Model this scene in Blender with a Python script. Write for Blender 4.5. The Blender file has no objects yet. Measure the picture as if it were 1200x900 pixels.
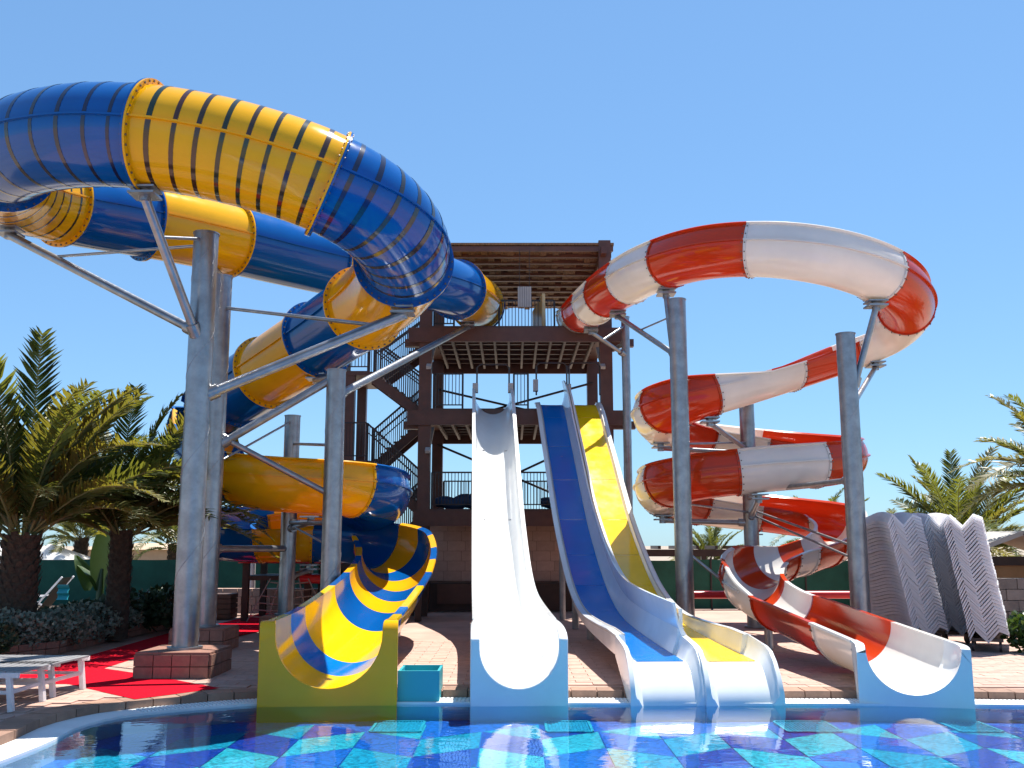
import bpy, math, random
import numpy as np
from mathutils import Vector, Matrix
from mathutils.geometry import tessellate_polygon
random.seed(7)
S = bpy.context.scene
COL = S.collection
R = math.radians

# ------------------------------------------------------------------ camera, sky, sun, exposure
F = 1150.0; PITCH = math.atan(188 / F); CAMZ = 1.7
cam_d = bpy.data.cameras.new('camera'); cam = bpy.data.objects.new('camera', cam_d); COL.objects.link(cam)
cam_d.sensor_width = 36; cam_d.lens = 36 * F / 1200; cam_d.clip_start = 0.1; cam_d.clip_end = 3000
cam.location = (0, 0, CAMZ); cam.rotation_euler = (math.pi / 2 + PITCH, 0, 0)
S.camera = cam
SUN_EL, SUN_AZ = R(68.5), R(36)          # azimuth from +Y, positive to the right
to_sun = Vector((math.sin(SUN_AZ) * math.cos(SUN_EL), math.cos(SUN_AZ) * math.cos(SUN_EL), math.sin(SUN_EL)))
W = bpy.data.worlds.new('World'); S.world = W; W.use_nodes = True
nt = W.node_tree; bg = nt.nodes['Background']
sky = nt.nodes.new('ShaderNodeTexSky'); sky.sky_type = 'NISHITA'; sky.sun_disc = False
sky.sun_elevation = SUN_EL; sky.sun_rotation = SUN_AZ; sky.air_density = 1.0; sky.dust_density = 0.15; sky.ozone_density = 4.0
tint = nt.nodes.new('ShaderNodeMix'); tint.data_type = 'RGBA'; tint.blend_type = 'MULTIPLY'; tint.inputs[0].default_value = 1.0
tint.inputs[7].default_value = (0.98, 1.46, 1.92, 1)
gam = nt.nodes.new('ShaderNodeGamma'); gam.inputs[1].default_value = 0.6
nt.links.new(sky.outputs[0], gam.inputs[0]); nt.links.new(gam.outputs[0], tint.inputs[6]); nt.links.new(tint.outputs[2], bg.inputs[0]); bg.inputs[1].default_value = 0.09
sun_d = bpy.data.lights.new('sun', 'SUN'); sun_d.energy = 5.0; sun_d.angle = R(0.5); sun_d.color = (1.0, 0.95, 0.87)
sun = bpy.data.objects.new('sun', sun_d); COL.objects.link(sun)
sun.rotation_euler = to_sun.to_track_quat('Z', 'Y').to_euler()
S.view_settings.view_transform = 'Standard'; S.view_settings.look = 'None'
S.view_settings.exposure = 0.98; S.view_settings.gamma = 1.0
S.render.engine = 'CYCLES'
S.cycles.max_bounces = 8; S.cycles.transparent_max_bounces = 12; S.cycles.caustics_reflective = False; S.cycles.caustics_refractive = False

# ------------------------------------------------------------------ placing helpers
CT, ST = math.cos(PITCH), math.sin(PITCH)
def ray(px, py):
    u = (px - 600) / F; v = (450 - py) / F
    return Vector((u, CT - v * ST, ST + v * CT))
def at(px, py, Y):
    d = ray(px, py); return Vector((0, 0, CAMZ)) + d * (Y / d.y)
def ground(px, py, z=0.0):
    d = ray(px, py); return Vector((0, 0, CAMZ)) + d * ((z - CAMZ) / d.z)

# ------------------------------------------------------------------ materials
MATS = {}
def mat(name, col, rough=0.5, metal=0.0, var=0.0, vscale=3.0, bump=0.0, bscale=40.0, coat=0.0, transl=0.0, dirt=0.0, dirtcol=(0.2, 0.16, 0.12), rvar=0.0, spec=0.5, stretch=(1, 1, 1), objvar=0.0, tcol=None):
    if name in MATS: return MATS[name]
    m = bpy.data.materials.new(name); m.use_nodes = True; MATS[name] = m
    t = m.node_tree; N = t.nodes; L = t.links
    p = N['Principled BSDF']; out = N['Material Output']
    p.inputs['Roughness'].default_value = rough; p.inputs['Metallic'].default_value = metal
    p.inputs['Coat Weight'].default_value = coat; p.inputs['Coat Roughness'].default_value = 0.06
    p.inputs['Specular IOR Level'].default_value = spec
    tc = N.new('ShaderNodeTexCoord'); mp = N.new('ShaderNodeMapping'); mp.inputs['Scale'].default_value = stretch
    L.new(tc.outputs['Object'], mp.inputs[0])
    rgb = N.new('ShaderNodeRGB'); rgb.outputs[0].default_value = (*col, 1); src = rgb.outputs[0]
    def noise(scale, detail=6, rough_=0.6):
        n = N.new('ShaderNodeTexNoise'); n.inputs['Scale'].default_value = scale; n.inputs['Detail'].default_value = detail; n.inputs['Roughness'].default_value = rough_
        L.new(mp.outputs[0], n.inputs['Vector']); return n
    if var > 0:
        n = noise(vscale); mr = N.new('ShaderNodeMapRange'); mr.inputs[1].default_value = 0.3; mr.inputs[2].default_value = 0.7
        mr.inputs[3].default_value = 1 - var; mr.inputs[4].default_value = 1 + var; L.new(n.outputs[0], mr.inputs[0])
        h = N.new('ShaderNodeHueSaturation'); L.new(mr.outputs[0], h.inputs['Value']); L.new(src, h.inputs['Color']); src = h.outputs[0]
    if objvar > 0:
        oi = N.new('ShaderNodeObjectInfo'); mr = N.new('ShaderNodeMapRange'); mr.inputs[3].default_value = 1 - objvar; mr.inputs[4].default_value = 1 + objvar
        L.new(oi.outputs['Random'], mr.inputs[0]); h = N.new('ShaderNodeHueSaturation'); L.new(mr.outputs[0], h.inputs['Value']); L.new(src, h.inputs['Color']); src = h.outputs[0]
    if dirt > 0:
        n = noise(vscale * 0.7, 9, 0.7); cr = N.new('ShaderNodeMapRange'); cr.inputs[1].default_value = 0.52; cr.inputs[2].default_value = 0.78
        cr.inputs[3].default_value = 0; cr.inputs[4].default_value = dirt; L.new(n.outputs[0], cr.inputs[0])
        mx = N.new('ShaderNodeMix'); mx.data_type = 'RGBA'; L.new(cr.outputs[0], mx.inputs[0]); L.new(src, mx.inputs[6]); mx.inputs[7].default_value = (*dirtcol, 1); src = mx.outputs[2]
    L.new(src, p.inputs['Base Color'])
    if rvar > 0:
        n = noise(vscale * 2.3); mr = N.new('ShaderNodeMapRange'); mr.inputs[3].default_value = max(0.02, rough - rvar); mr.inputs[4].default_value = rough + rvar
        L.new(n.outputs[0], mr.inputs[0]); L.new(mr.outputs[0], p.inputs['Roughness'])
    if bump > 0:
        n = noise(bscale); b = N.new('ShaderNodeBump'); b.inputs['Strength'].default_value = bump; b.inputs['Distance'].default_value = 0.02
        L.new(n.outputs[0], b.inputs['Height']); L.new(b.outputs[0], p.inputs['Normal'])
    if transl > 0:
        tr = N.new('ShaderNodeBsdfTranslucent')
        if tcol: tr.inputs[0].default_value = (*tcol, 1)
        else: L.new(src, tr.inputs[0])
        ms = N.new('ShaderNodeMixShader'); ms.inputs[0].default_value = transl
        L.new(p.outputs[0], ms.inputs[1]); L.new(tr.outputs[0], ms.inputs[2]); L.new(ms.outputs[0], out.inputs[0])
    return m

def gel(name, col, transl=0.18, tcol=None):
    return mat(name, col, rough=0.12, coat=0.12, spec=0.36, var=0.07, vscale=1.3, dirt=0.10, dirtcol=tuple(c * 0.55 + 0.06 for c in col), rvar=0.10, bump=0.05, bscale=3.5, transl=transl, tcol=tcol)
YEL = gel('yellow_gelcoat', (0.88, 0.46, 0.006), tcol=(0.98, 0.45, 0.006))
BLU = gel('blue_gelcoat', (0.002, 0.085, 0.32), 0.04, tcol=(0.003, 0.14, 0.50))
RED = gel('red_gelcoat', (0.56, 0.055, 0.012), tcol=(0.9, 0.07, 0.01))
WHT = gel('white_gelcoat', (0.78, 0.76, 0.72), tcol=(0.9, 0.78, 0.62))
WHS = mat('white_slide_gelcoat', (0.80, 0.81, 0.80), rough=0.16, coat=0.25, spec=0.42, var=0.05, vscale=1.6, dirt=0.22, dirtcol=(0.52, 0.52, 0.50), rvar=0.12, bump=0.05, bscale=3.5, transl=0.06)
LYE = gel('yellow_lane_lit_chute_gelcoat', (0.88, 0.57, 0.006), 0.08)
LBL = gel('blue_lane_lit_chute_gelcoat', (0.002, 0.19, 0.62), 0.08)
CREAM = gel('cream_gelcoat', (0.80, 0.64, 0.36), 0.38, tcol=(1.0, 0.74, 0.36))
GALV = mat('galvanised_steel', (0.30, 0.31, 0.325), 0.34, 0.8, var=0.22, vscale=5, bump=0.12, bscale=30, dirt=0.3, dirtcol=(0.26, 0.27, 0.29), rvar=0.14)
WELD = mat('weld_seam_steel', (0.30, 0.31, 0.33), 0.5, 0.6)
BOLT = mat('bolt_steel', (0.16, 0.12, 0.09), 0.5, 0.5)
BROWN = mat('brown_painted_steel', (0.098, 0.037, 0.024), 0.45, var=0.2, vscale=4, dirt=0.3, dirtcol=(0.11, 0.06, 0.045))
DARKRAIL = mat('dark_railing_steel', (0.035, 0.024, 0.024), 0.45)
GREYPAINT = mat('grey_painted_steel', (0.42, 0.40, 0.38), 0.5, var=0.1)
JOIST = mat('dull_grey_joist', (0.20, 0.17, 0.155), 0.6, var=0.2)
THATCH = mat('bamboo_thatch', (0.20, 0.115, 0.06), 0.8, var=0.75, vscale=9, bump=0.8, bscale=25, stretch=(6, 1, 1))
WALLT = mat('terracotta_wall_tile', (0.50, 0.33, 0.255), 0.7, var=0.12, vscale=6, objvar=0.10, bump=0.15, bscale=50)
GROUT = mat('dark_grout', (0.24, 0.16, 0.125), 0.9, var=0.2)
PAVER = mat('pink_paver', (0.42, 0.27, 0.215), 0.75, var=0.16, vscale=8, objvar=0.13, bump=0.2, bscale=60, dirt=0.25, dirtcol=(0.25, 0.17, 0.14))
COPING = mat('brown_coping_stone', (0.27, 0.155, 0.105), 0.65, var=0.2, vscale=6, objvar=0.18, bump=0.2, bscale=50)
BRICK = mat('red_brown_brick', (0.27, 0.13, 0.09), 0.8, var=0.2, vscale=10, objvar=0.15, bump=0.3, bscale=60)
CARPET = mat('red_carpet', (0.66, 0.005, 0.022), 0.95, spec=0.08, var=0.25, vscale=40, bump=0.9, bscale=220)
WPLAST = mat('white_plastic', (0.90, 0.89, 0.90), 0.4, transl=0.5, var=0.06, vscale=5, dirt=0.12, dirtcol=(0.45, 0.42, 0.40))
GREYPL = mat('grey_plastic_slat', (0.24, 0.235, 0.24), 0.45, var=0.1)
GRATE = mat('white_grating', (0.72, 0.74, 0.74), 0.55, var=0.08)
GREENN = mat('green_mesh_screen', (0.012, 0.085, 0.055), 0.85, var=0.25, vscale=2, bump=0.3, bscale=12)
SOIL = mat('dark_soil', (0.05, 0.035, 0.024), 0.95, var=0.3)
TAN = mat('tan_render', (0.42, 0.31, 0.21), 0.85, var=0.1)
ORANGE = mat('orange_wood', (0.40, 0.19, 0.07), 0.7, var=0.15)
GREYW = mat('grey_stone_wall', (0.17, 0.15, 0.135), 0.9, var=0.25, objvar=0.12, bump=0.3)
CANVAS = mat('white_canvas', (0.82, 0.80, 0.76), 0.8, transl=0.3)
CURTAIN = mat('cream_curtain', (0.72, 0.60, 0.48), 0.85, transl=0.3)
TURQ = mat('turquoise_plastic', (0.03, 0.36, 0.42), 0.4)
BLUEMAT = mat('blue_foam', (0.012, 0.05, 0.13), 0.6, var=0.15)
ROPE = mat('grey_rope', (0.28, 0.26, 0.23), 0.8)
REDPL = mat('red_painted_tube', (0.50, 0.012, 0.02), 0.35)
WOODD = mat('dark_brown_wood', (0.06, 0.03, 0.02), 0.7, var=0.25)
WPOST = mat('pale_post', (0.55, 0.52, 0.50), 0.55, var=0.1)
TRUNK = mat('palm_trunk_bark', (0.065, 0.043, 0.028), 0.95, var=0.45, vscale=14, bump=0.8, bscale=30)
FROND1 = mat('palm_frond_green', (0.07, 0.095, 0.024), 0.45, var=0.35, vscale=3, transl=0.32, tcol=(0.26, 0.27, 0.03), objvar=0.35)
FROND2 = mat('palm_frond_olive', (0.115, 0.115, 0.03), 0.45, var=0.35, vscale=3, transl=0.32, tcol=(0.33, 0.29, 0.03), objvar=0.3)
FRONDB = mat('palm_frond_dry', (0.17, 0.10, 0.045), 0.7, var=0.3, transl=0.15)
RACHIS = mat('palm_leaf_stalk', (0.20, 0.19, 0.07), 0.5)
LEAF = mat('broad_leaf', (0.035, 0.075, 0.02), 0.35, var=0.25, transl=0.18, tcol=(0.12, 0.2, 0.02))
SILVER = mat('silver_shrub_leaf', (0.17, 0.19, 0.14), 0.7, var=0.35, vscale=12)
HEDGE = mat('dark_hedge_leaf', (0.03, 0.055, 0.02), 0.6, var=0.4, vscale=10)
PINKF = mat('pink_flower', (0.6, 0.03, 0.16), 0.6)
SAND = mat('pale_ground', (0.30, 0.245, 0.19), 0.95, var=0.2, vscale=0.3)

def band_mat(name, c1, c2):
    m = mat(name, c1, 0.15, coat=0.4); t = m.node_tree; p = t.nodes['Principled BSDF']
    oi = t.nodes.new('ShaderNodeObjectInfo'); mx = t.nodes.new('ShaderNodeMix'); mx.data_type = 'RGBA'
    t.links.new(oi.outputs['Random'], mx.inputs[0]); mx.inputs[6].default_value = (*c1, 1); mx.inputs[7].default_value = (*c2, 1)
    t.links.new(mx.outputs[2], p.inputs['Base Color']); return m
BANDY = band_mat('dark_band_on_yellow', (0.015, 0.03, 0.012), (0.06, 0.018, 0.008))
BANDB = band_mat('dark_band_on_blue', (0.004, 0.008, 0.05), (0.035, 0.035, 0.03))

# ------------------------------------------------------------------ mesh helpers
class MB:
    def __init__(s): s.v = []; s.f = []
    def add(s, vs, fs):
        o = len(s.v); s.v.extend([tuple(x) for x in vs]); s.f.extend([tuple(i + o for i in q) for q in fs]); return s
    def box(s, c, size, rz=0.0, M=None):
        hx, hy, hz = size[0] / 2, size[1] / 2, size[2] / 2
        vs = [Vector((x, y, z)) for z in (-hz, hz) for x, y in ((-hx, -hy), (hx, -hy), (hx, hy), (-hx, hy))]
        if M is None: M = Matrix.Rotation(rz, 3, 'Z')
        c = Vector(c)
        return s.add([c + M @ p for p in vs], [(3, 2, 1, 0), (4, 5, 6, 7), (0, 1, 5, 4), (1, 2, 6, 5), (2, 3, 7, 6), (3, 0, 4, 7)])
    def beam(s, a, b, w, h, up=Vector((0, 0, 1))):
        a, b = Vector(a), Vector(b); d = (b - a); l = d.length; d.normalize()
        r = d.cross(up)
        if r.length < 1e-4: r = Vector((1, 0, 0))
        r.normalize(); u = r.cross(d)
        vs = []
        for p in (a, b):
            for x, y in ((-1, -1), (1, -1), (1, 1), (-1, 1)): vs.append(p + r * x * w / 2 + u * y * h / 2)
        return s.add(vs, [(0, 1, 2, 3), (7, 6, 5, 4), (0, 4, 5, 1), (1, 5, 6, 2), (2, 6, 7, 3), (3, 7, 4, 0)])
    def tube(s, pts, r, n=10, cap=True):
        pts = [Vector(p) for p in pts]; k = len(pts); rs = r if isinstance(r, (list, tuple)) else [r] * k
        vs = []; pr = None
        for i, p in enumerate(pts):
            t = (pts[min(i + 1, k - 1)] - pts[max(i - 1, 0)]).normalized()
            if pr is None:
                pr = t.cross(Vector((0, 0, 1)))
                if pr.length < 1e-3: pr = Vector((1, 0, 0))
            pr = (pr - t * pr.dot(t)).normalized(); u = t.cross(pr)
            for j in range(n):
                a = 2 * math.pi * j / n; vs.append(p + (pr * math.cos(a) + u * math.sin(a)) * rs[i])
        fs = []
        for i in range(k - 1):
            for j in range(n):
                j2 = (j + 1) % n; fs.append((i * n + j, i * n + j2, (i + 1) * n + j2, (i + 1) * n + j))
        if cap: fs.append(tuple(range(n))[::-1]); fs.append(tuple((k - 1) * n + j for j in range(n)))
        return s.add(vs, fs)
    def build(s, name, m, parent=None, smooth=None):
        me = bpy.data.meshes.new(name); me.from_pydata(s.v, [], s.f); me.update()
        if m: me.materials.append(m)
        if smooth is not None:
            me.polygons.foreach_set('use_smooth', [True] * len(me.polygons)); me.set_sharp_from_angle(angle=R(smooth))
        o = bpy.data.objects.new(name, me); COL.objects.link(o)
        if parent: o.parent = parent; o.matrix_parent_inverse = Matrix.Translation(parent.location).inverted() if parent.parent is None and parent.type == 'EMPTY' else Matrix()
        return o
def tag(o, label, cat, group=None):
    o['label'] = label; o['category'] = cat
    if group: o['group'] = group
    return o
def empty(name, loc, label, cat, group=None):
    o = bpy.data.objects.new(name, None); COL.objects.link(o); o.location = loc; o.empty_display_size = 0.2
    return tag(o, label, cat, group)
def struct(o): o['kind'] = 'structure'; return o
def link_copy(name, me, parent, M):
    o = bpy.data.objects.new(name, me); COL.objects.link(o); o.parent = parent; o.matrix_basis = M
    if parent and parent.type == 'EMPTY': o.matrix_parent_inverse = Matrix.Translation(parent.location).inverted()
    return o
# children of an Empty are written in world coordinates: parent inverse cancels the Empty's location

# ------------------------------------------------------------------ swept channels
class Path:
    def __init__(s, pts): s.p = np.array([list(p) for p in pts]); s.n = len(pts)
    def pos(s, t):
        t = min(max(t, 0), s.n - 1.0001); i = int(t); f = t - i
        g = lambda k: s.p[min(max(k, 0), s.n - 1)]
        a, b, c, d = g(i - 1), g(i), g(i + 1), g(i + 2)
        return Vector(0.5 * ((2 * b) + (-a + c) * f + (2 * a - 5 * b + 4 * c - d) * f * f + (-a + 3 * b - 3 * c + d) * f ** 3))
    def frame(s, t):
        e = 0.04; d = (s.pos(min(t + e, s.n - 1.0002)) - s.pos(max(t - e, 0))).normalized()
        r = d.cross(Vector((0, 0, 1))).normalized(); u = r.cross(d)
        return s.pos(t), r, u, d
    def smooth(s, k=1, keep=()):
        for _ in range(k):
            q = s.p.copy(); q[1:-1] = 0.25 * s.p[:-2] + 0.5 * s.p[1:-1] + 0.25 * s.p[2:]
            for i in keep: q[i] = s.p[i]
            s.p = q
        return s
def channel(mb, stations, close=False):
    """stations: (frame, inner 2-D points, outer 2-D points), same counts; a closed shell."""
    k = len(stations); n = len(stations[0][1]); vs = []
    for (o, r, u, d), inn, out in stations:
        for a, b in inn: vs.append(o + r * a + u * b)
        for a, b in out: vs.append(o + r * a + u * b)
    fs = []; m = 2 * n
    for i in range(k - 1):
        A = i * m; B = A + m
        for j in range(n if close else n - 1):
            j2 = (j + 1) % n
            fs.append((A + j, B + j, B + j2, A + j2)); fs.append((A + n + j, A + n + j2, B + n + j2, B + n + j))
        if not close:
            fs.append((A, A + n, B + n, B)); fs.append((A + n - 1, B + n - 1, B + m - 1, A + m - 1))
    for i in (0, k - 1):
        A = i * m
        for j in range(n if close else n - 1):
            j2 = (j + 1) % n; q = (A + j, A + j2, A + n + j2, A + n + j); fs.append(q if i == 0 else q[::-1])
    mb.add(vs, fs)
def circ(r, n): return [(r * math.sin(2 * math.pi * j / n), -r * math.cos(2 * math.pi * j / n)) for j in range(n)]
def arc(r, a0, a1, n): return [(r * math.sin(a0 + (a1 - a0) * j / (n - 1)), -r * math.cos(a0 + (a1 - a0) * j / (n - 1))) for j in range(n)]
def steps(t0, t1, path, ds=0.16):
    L = sum((path.pos(t0 + (t1 - t0) * (i + 1) / 20) - path.pos(t0 + (t1 - t0) * i / 20)).length for i in range(20))
    k = max(2, int(L / ds) + 1); return [t0 + (t1 - t0) * i / k for i in range(k + 1)], L
def bolts_ring(mb, fr, rad, angs, off):
    o, r, u, d = fr
    for a in angs:
        c = o + (r * math.sin(a) - u * math.cos(a)) * rad + d * off
        mb.tube([c - d * 0.014, c + d * 0.014], 0.016, 6)
EMPTYM = Matrix()
def tube_section(parent, path, t0, t1, r, m, bands=0, bandm=None, joint=(True, True)):
    ts, L = steps(t0, t1, path); mb = MB(); n = 48
    channel(mb, [(path.frame(t), circ(r - 0.02, n), circ(r, n)) for t in ts], close=True)
    sec = mb.build('tube_section', m, parent, 40)
    fb = MB(); bb = MB()
    for t, sg, j in ((t0, 1, joint[0]), (t1, -1, joint[1])):
        if not j: continue
        o, rr, u, d = path.frame(t); prof_i, prof_o = circ(r - 0.005, n), circ(r + 0.075, n)
        fa = (o + d * 0.002 * sg, rr, u, d); fc = (o + d * 0.03 * sg, rr, u, d)
        fb = MB(); channel(fb, [(fa, prof_i, prof_o), (fc, prof_i, prof_o)] if sg > 0 else [(fc, prof_i, prof_o), (fa, prof_i, prof_o)], close=True); fb.build('joint_flange', m, sec, 40)
        bolts_ring(bb, (o + d * 0.03 * sg, rr, u, d), r + 0.042, [2 * math.pi * k / 36 for k in range(36)], 0.0)
    if bb.v:
        b = bb.build('flange_bolts', BOLT, sec); b['kind'] = 'stuff'
    for sd in (1, -1):
        sb = MB(); channel(sb, [(path.frame(t), [(sd * (r - 0.004), -0.012), (sd * (r - 0.004), 0.012)], [(sd * (r + 0.035), -0.012), (sd * (r + 0.035), 0.012)]) for t in ts]); sb.build('seam_strip', m, sec)
    for k in range(bands):
        t = t0 + (t1 - t0) * (k + 0.75) / (bands + 0.5); w = 0.028 / L * (t1 - t0)
        for a0, a1 in ((-1.535, 1.535), (1.605, math.pi * 2 - 1.605)):
            b = MB(); channel(b, [(path.frame(t + s * w), arc(r - 0.002, a0, a1, 24), arc(r + 0.004, a0, a1, 24)) for s in (-1, 1)])
            b.build('translucent_band', bandm, sec, 40)
    return sec
def flume_section(parent, path, t0, t1, r, m, rl, rr_, collar=True, name='trough_section', lip=0.07, ds=0.14, wall=None):
    ts, L = steps(t0, t1, path, ds); mb = MB(); n = 31
    def prof(t, rad):
        aL = math.pi / 2 + R(36) * rl(t); aR = math.pi / 2 + R(36) * rr_(t)
        q = arc(rad, -aL, aR, n)
        return [(-rad, wall(t))] + q + [(rad, wall(t))] if wall else q
    channel(mb, [(path.frame(t), prof(t, r - 0.022), prof(t, r)) for t in ts])
    # rolled lip along both rims
    for sd, fn in ((-1, rl), (1, rr_)):
        st = []
        for t in ts:
            a = math.pi / 2 + R(36) * fn(t); c = (sd * r * math.sin(a), -r * math.cos(a) + (wall(t) if wall else 0)); e = (sd * math.sin(a), -math.cos(a)); q = (sd * math.cos(a), math.sin(a))
            P = lambda x, y: (c[0] + e[0] * x + q[0] * y, c[1] + e[1] * x + q[1] * y)
            ti, to = [P(-0.024, -0.012), P(-0.024, 0.016)], [P(lip, -0.012), P(lip - 0.008, 0.016)]
            st.append((path.frame(t), ti, to))
        channel(mb, st)
    sec = mb.build(name, m, parent, 35)
    # ridge where the raised outer wall is bolted on
    for sd, fn in ((-1, rl), (1, rr_)):
        sb = MB(); tt = [t for t in ts if fn(t) > 0.25]
        if len(tt) > 1: channel(sb, [(path.frame(t), [(sd * (r - 0.004), -0.014), (sd * (r - 0.004), 0.014)], [(sd * (r + 0.045), -0.014), (sd * (r + 0.045), 0.014)]) for t in tt]); sb.build('seam_strip', m, sec)
    if collar:
        cb = MB(); bb = MB()
        for t, sg in ((t0, 1), (t1, -1)):
            o, x, u, d = path.frame(t); aL = math.pi / 2 + R(36) * rl(t); aR = math.pi / 2 + R(36) * rr_(t)
            fa, fc = (o + d * 0.002 * sg, x, u, d), (o + d * 0.05 * sg, x, u, d); pi_, po = arc(r - 0.004, -aL, aR, n), arc(r + 0.022, -aL, aR, n)
            cb = MB(); channel(cb, [(fa, pi_, po), (fc, pi_, po)] if sg > 0 else [(fc, pi_, po), (fa, pi_, po)]); cb.build('joint_flange', m, sec, 35)
            for k in range(13):
                a = -aL + (aL + aR) * (k + 0.5) / 13; c = o + d * 0.028 * sg + (x * math.sin(a) - u * math.cos(a)) * (r + 0.02); e = (x * math.sin(a) - u * math.cos(a))
                bb.tube([c, c + e * 0.012], 0.013, 6)
        b = bb.build('flange_bolts', BOLT, sec); b['kind'] = 'stuff'
    return sec
def interp(pairs):
    xs, ys = zip(*pairs); return lambda t: float(np.interp(t, xs, ys))
def mouth(parent, path, t0, t1, r_end, m, w, h_in, floor_z, water_z, zoff=0.0, n=25, name='mouth', r_start=None):
    """flat-fronted splash mouth: U cut out of an upright box; w half outer width."""
    mb = MB(); st = []
    for i in range(9):
        f = i / 8; t = t0 + (t1 - t0) * f
        o, x, u, d = path.frame(t); d2 = Vector((d.x, d.y, 0)).normalized(); x = d2.cross(Vector((0, 0, 1))); o = o + Vector((0, 0, zoff)); fr = (o, x, Vector((0, 0, 1)), d2)
        r = (r_start or r_end) + (r_end - (r_start or r_end)) * f
        drop = h_in - 0.13 * (1 - math.sqrt(max(0.0, 1 - f ** 4 * 0.97)))
        inn = arc(r, -math.pi / 2, math.pi / 2, n); inn = [(a, b) for a, b in inn]
        zb = water_z - 0.25 - o.z
        inn = [(-r, drop - r * 0.0)] + inn + [(r, drop)]
        out = []
        k = len(inn)
        for j in range(k):
            s = j / (k - 1)
            if s < 0.3: out.append((-w, drop + (zb - drop) * s / 0.3))
            elif s > 0.7: out.append((w, drop + (zb - drop) * (1 - s) / 0.3))
            else: out.append((-w + 2 * w * (s - 0.3) / 0.4, zb))
        hull = [(-r - 0.03, drop)] + arc(r + 0.03, -math.pi / 2, math.pi / 2, n) + [(r + 0.03, drop)]; g = min(1.0, 0.55 + 0.9 * f); g = g * g * (3 - 2 * g)
        out = [(h[0] + (q[0] - h[0]) * g, h[1] + (q[1] - h[1]) * g) for h, q in zip(hull, out)]
        out[0] = (out[0][0], drop - 0.004); out[-1] = (out[-1][0], drop - 0.004)
        st.append((fr, inn, out))
    channel(mb, st); mo = mb.build(name, m, parent, 35); bv = mo.modifiers.new('bevel', 'BEVEL'); bv.width = 0.022; bv.segments = 3; bv.limit_method = 'ANGLE'; bv.angle_limit = R(50); bv.harden_normals = False; return mo

# ------------------------------------------------------------------ ground, deck, pool
WATER = -0.11
EDGE = [(-7.0, -4), (-5.3, 4), (-4.75, 7.6), (-4.60, 9.2), (-4.66, 10.15), (-4.49, 10.85), (-4.18, 11.22), (-3.66, 11.6), (-3.0, 11.95), (-2.0, 12.05), (0, 12.02), (2, 11.98), (4, 11.95), (5.4, 11.9), (6.4, 11.75), (7.6, 11.3), (9.0, 10.2), (9.8, 8), (10, -4)]
def resample(pts, ds):
    P = Path([(x, y, 0) for x, y in pts]); out = []; prev = None; acc = 0
    for i in range(4000):
        t = (P.n - 1) * i / 3999; q = P.pos(t)
        if prev is None: out.append(q.copy())
        else:
            acc += (q - prev).length
            if acc >= ds: out.append(q.copy()); acc = 0
        prev = q
    return out
edge = resample(EDGE, 0.3)
def offset(pts, d):
    out = []
    for i, p in enumerate(pts):
        t = (pts[min(i + 1, len(pts) - 1)] - pts[max(i - 1, 0)]).normalized(); out.append(Vector((p.x - t.y * d, p.y + t.x * d, p.z)))
    return out        # positive d: away from the water
edge_out = offset(edge, 0.32); edge_in = offset(edge, -0.36)
def sheet(name, loops, z, m):
    tri = tessellate_polygon([[Vector((p[0], p[1], 0)) for p in lp] for lp in loops]); vs = [(p[0], p[1], z) for lp in loops for p in lp]
    mb = MB(); fs = []
    for a, b, c in tri:
        A, B, C = (Vector(vs[i]) for i in (a, b, c)); fs.append((a, b, c) if (B - A).cross(C - A).z > 0 else (a, c, b))
    mb.add(vs, fs); return mb.build(name, m)
pool_loop = [(p.x, p.y) for p in edge]
gnd = struct(sheet('ground', [[(-900, -200), (900, -200), (900, 1500), (-900, 1500)], pool_loop], -0.75, SAND))
deckfar = mat('far_deck_paving', (0.42, 0.27, 0.215), 0.75, var=0.2, vscale=1.2, bump=0.15, bscale=30)
deck_out = [(-16, -4.2), (-16, 27), (18, 27), (18, -4.2)]
deck = struct(sheet('deck', [deck_out, [(p.x, p.y) for p in offset(edge, 0.02)]], -0.014, deckfar))
sk = MB()
for a, b in zip(deck_out, deck_out[1:] + deck_out[:1]):
    sk.add([(a[0], a[1], -0.016), (b[0], b[1], -0.016), (b[0], b[1], -0.8), (a[0], a[1], -0.8)], [(0, 1, 2, 3)])
o = sk.build('deck_edge', GROUT); struct(o)
# coping stones along the pool edge, each its own piece
k = 0
for i in range(0, len(edge) - 1):
    a, b, c, d = edge[i], edge[i + 1], edge_out[i + 1], edge_out[i]
    if a.y < 8.0: continue
    g = 0.006; t = (b - a).normalized(); mb = MB()
    A, B, C, D = a + t * g, b - t * g, c - t * g, d + t * g; zt = random.uniform(-0.002, 0.003)
    top = [Vector((p.x, p.y, zt)) for p in (A, B, C, D)]; bot = [Vector((p.x, p.y, -0.084)) for p in (A, B, C, D)]
    mb.add(top + bot, [(3, 2, 1, 0), (4, 5, 6, 7), (0, 1, 5, 4), (1, 2, 6, 5), (2, 3, 7, 6), (3, 0, 4, 7)])
    mb.build('coping_stone', COPING, deck)
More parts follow.
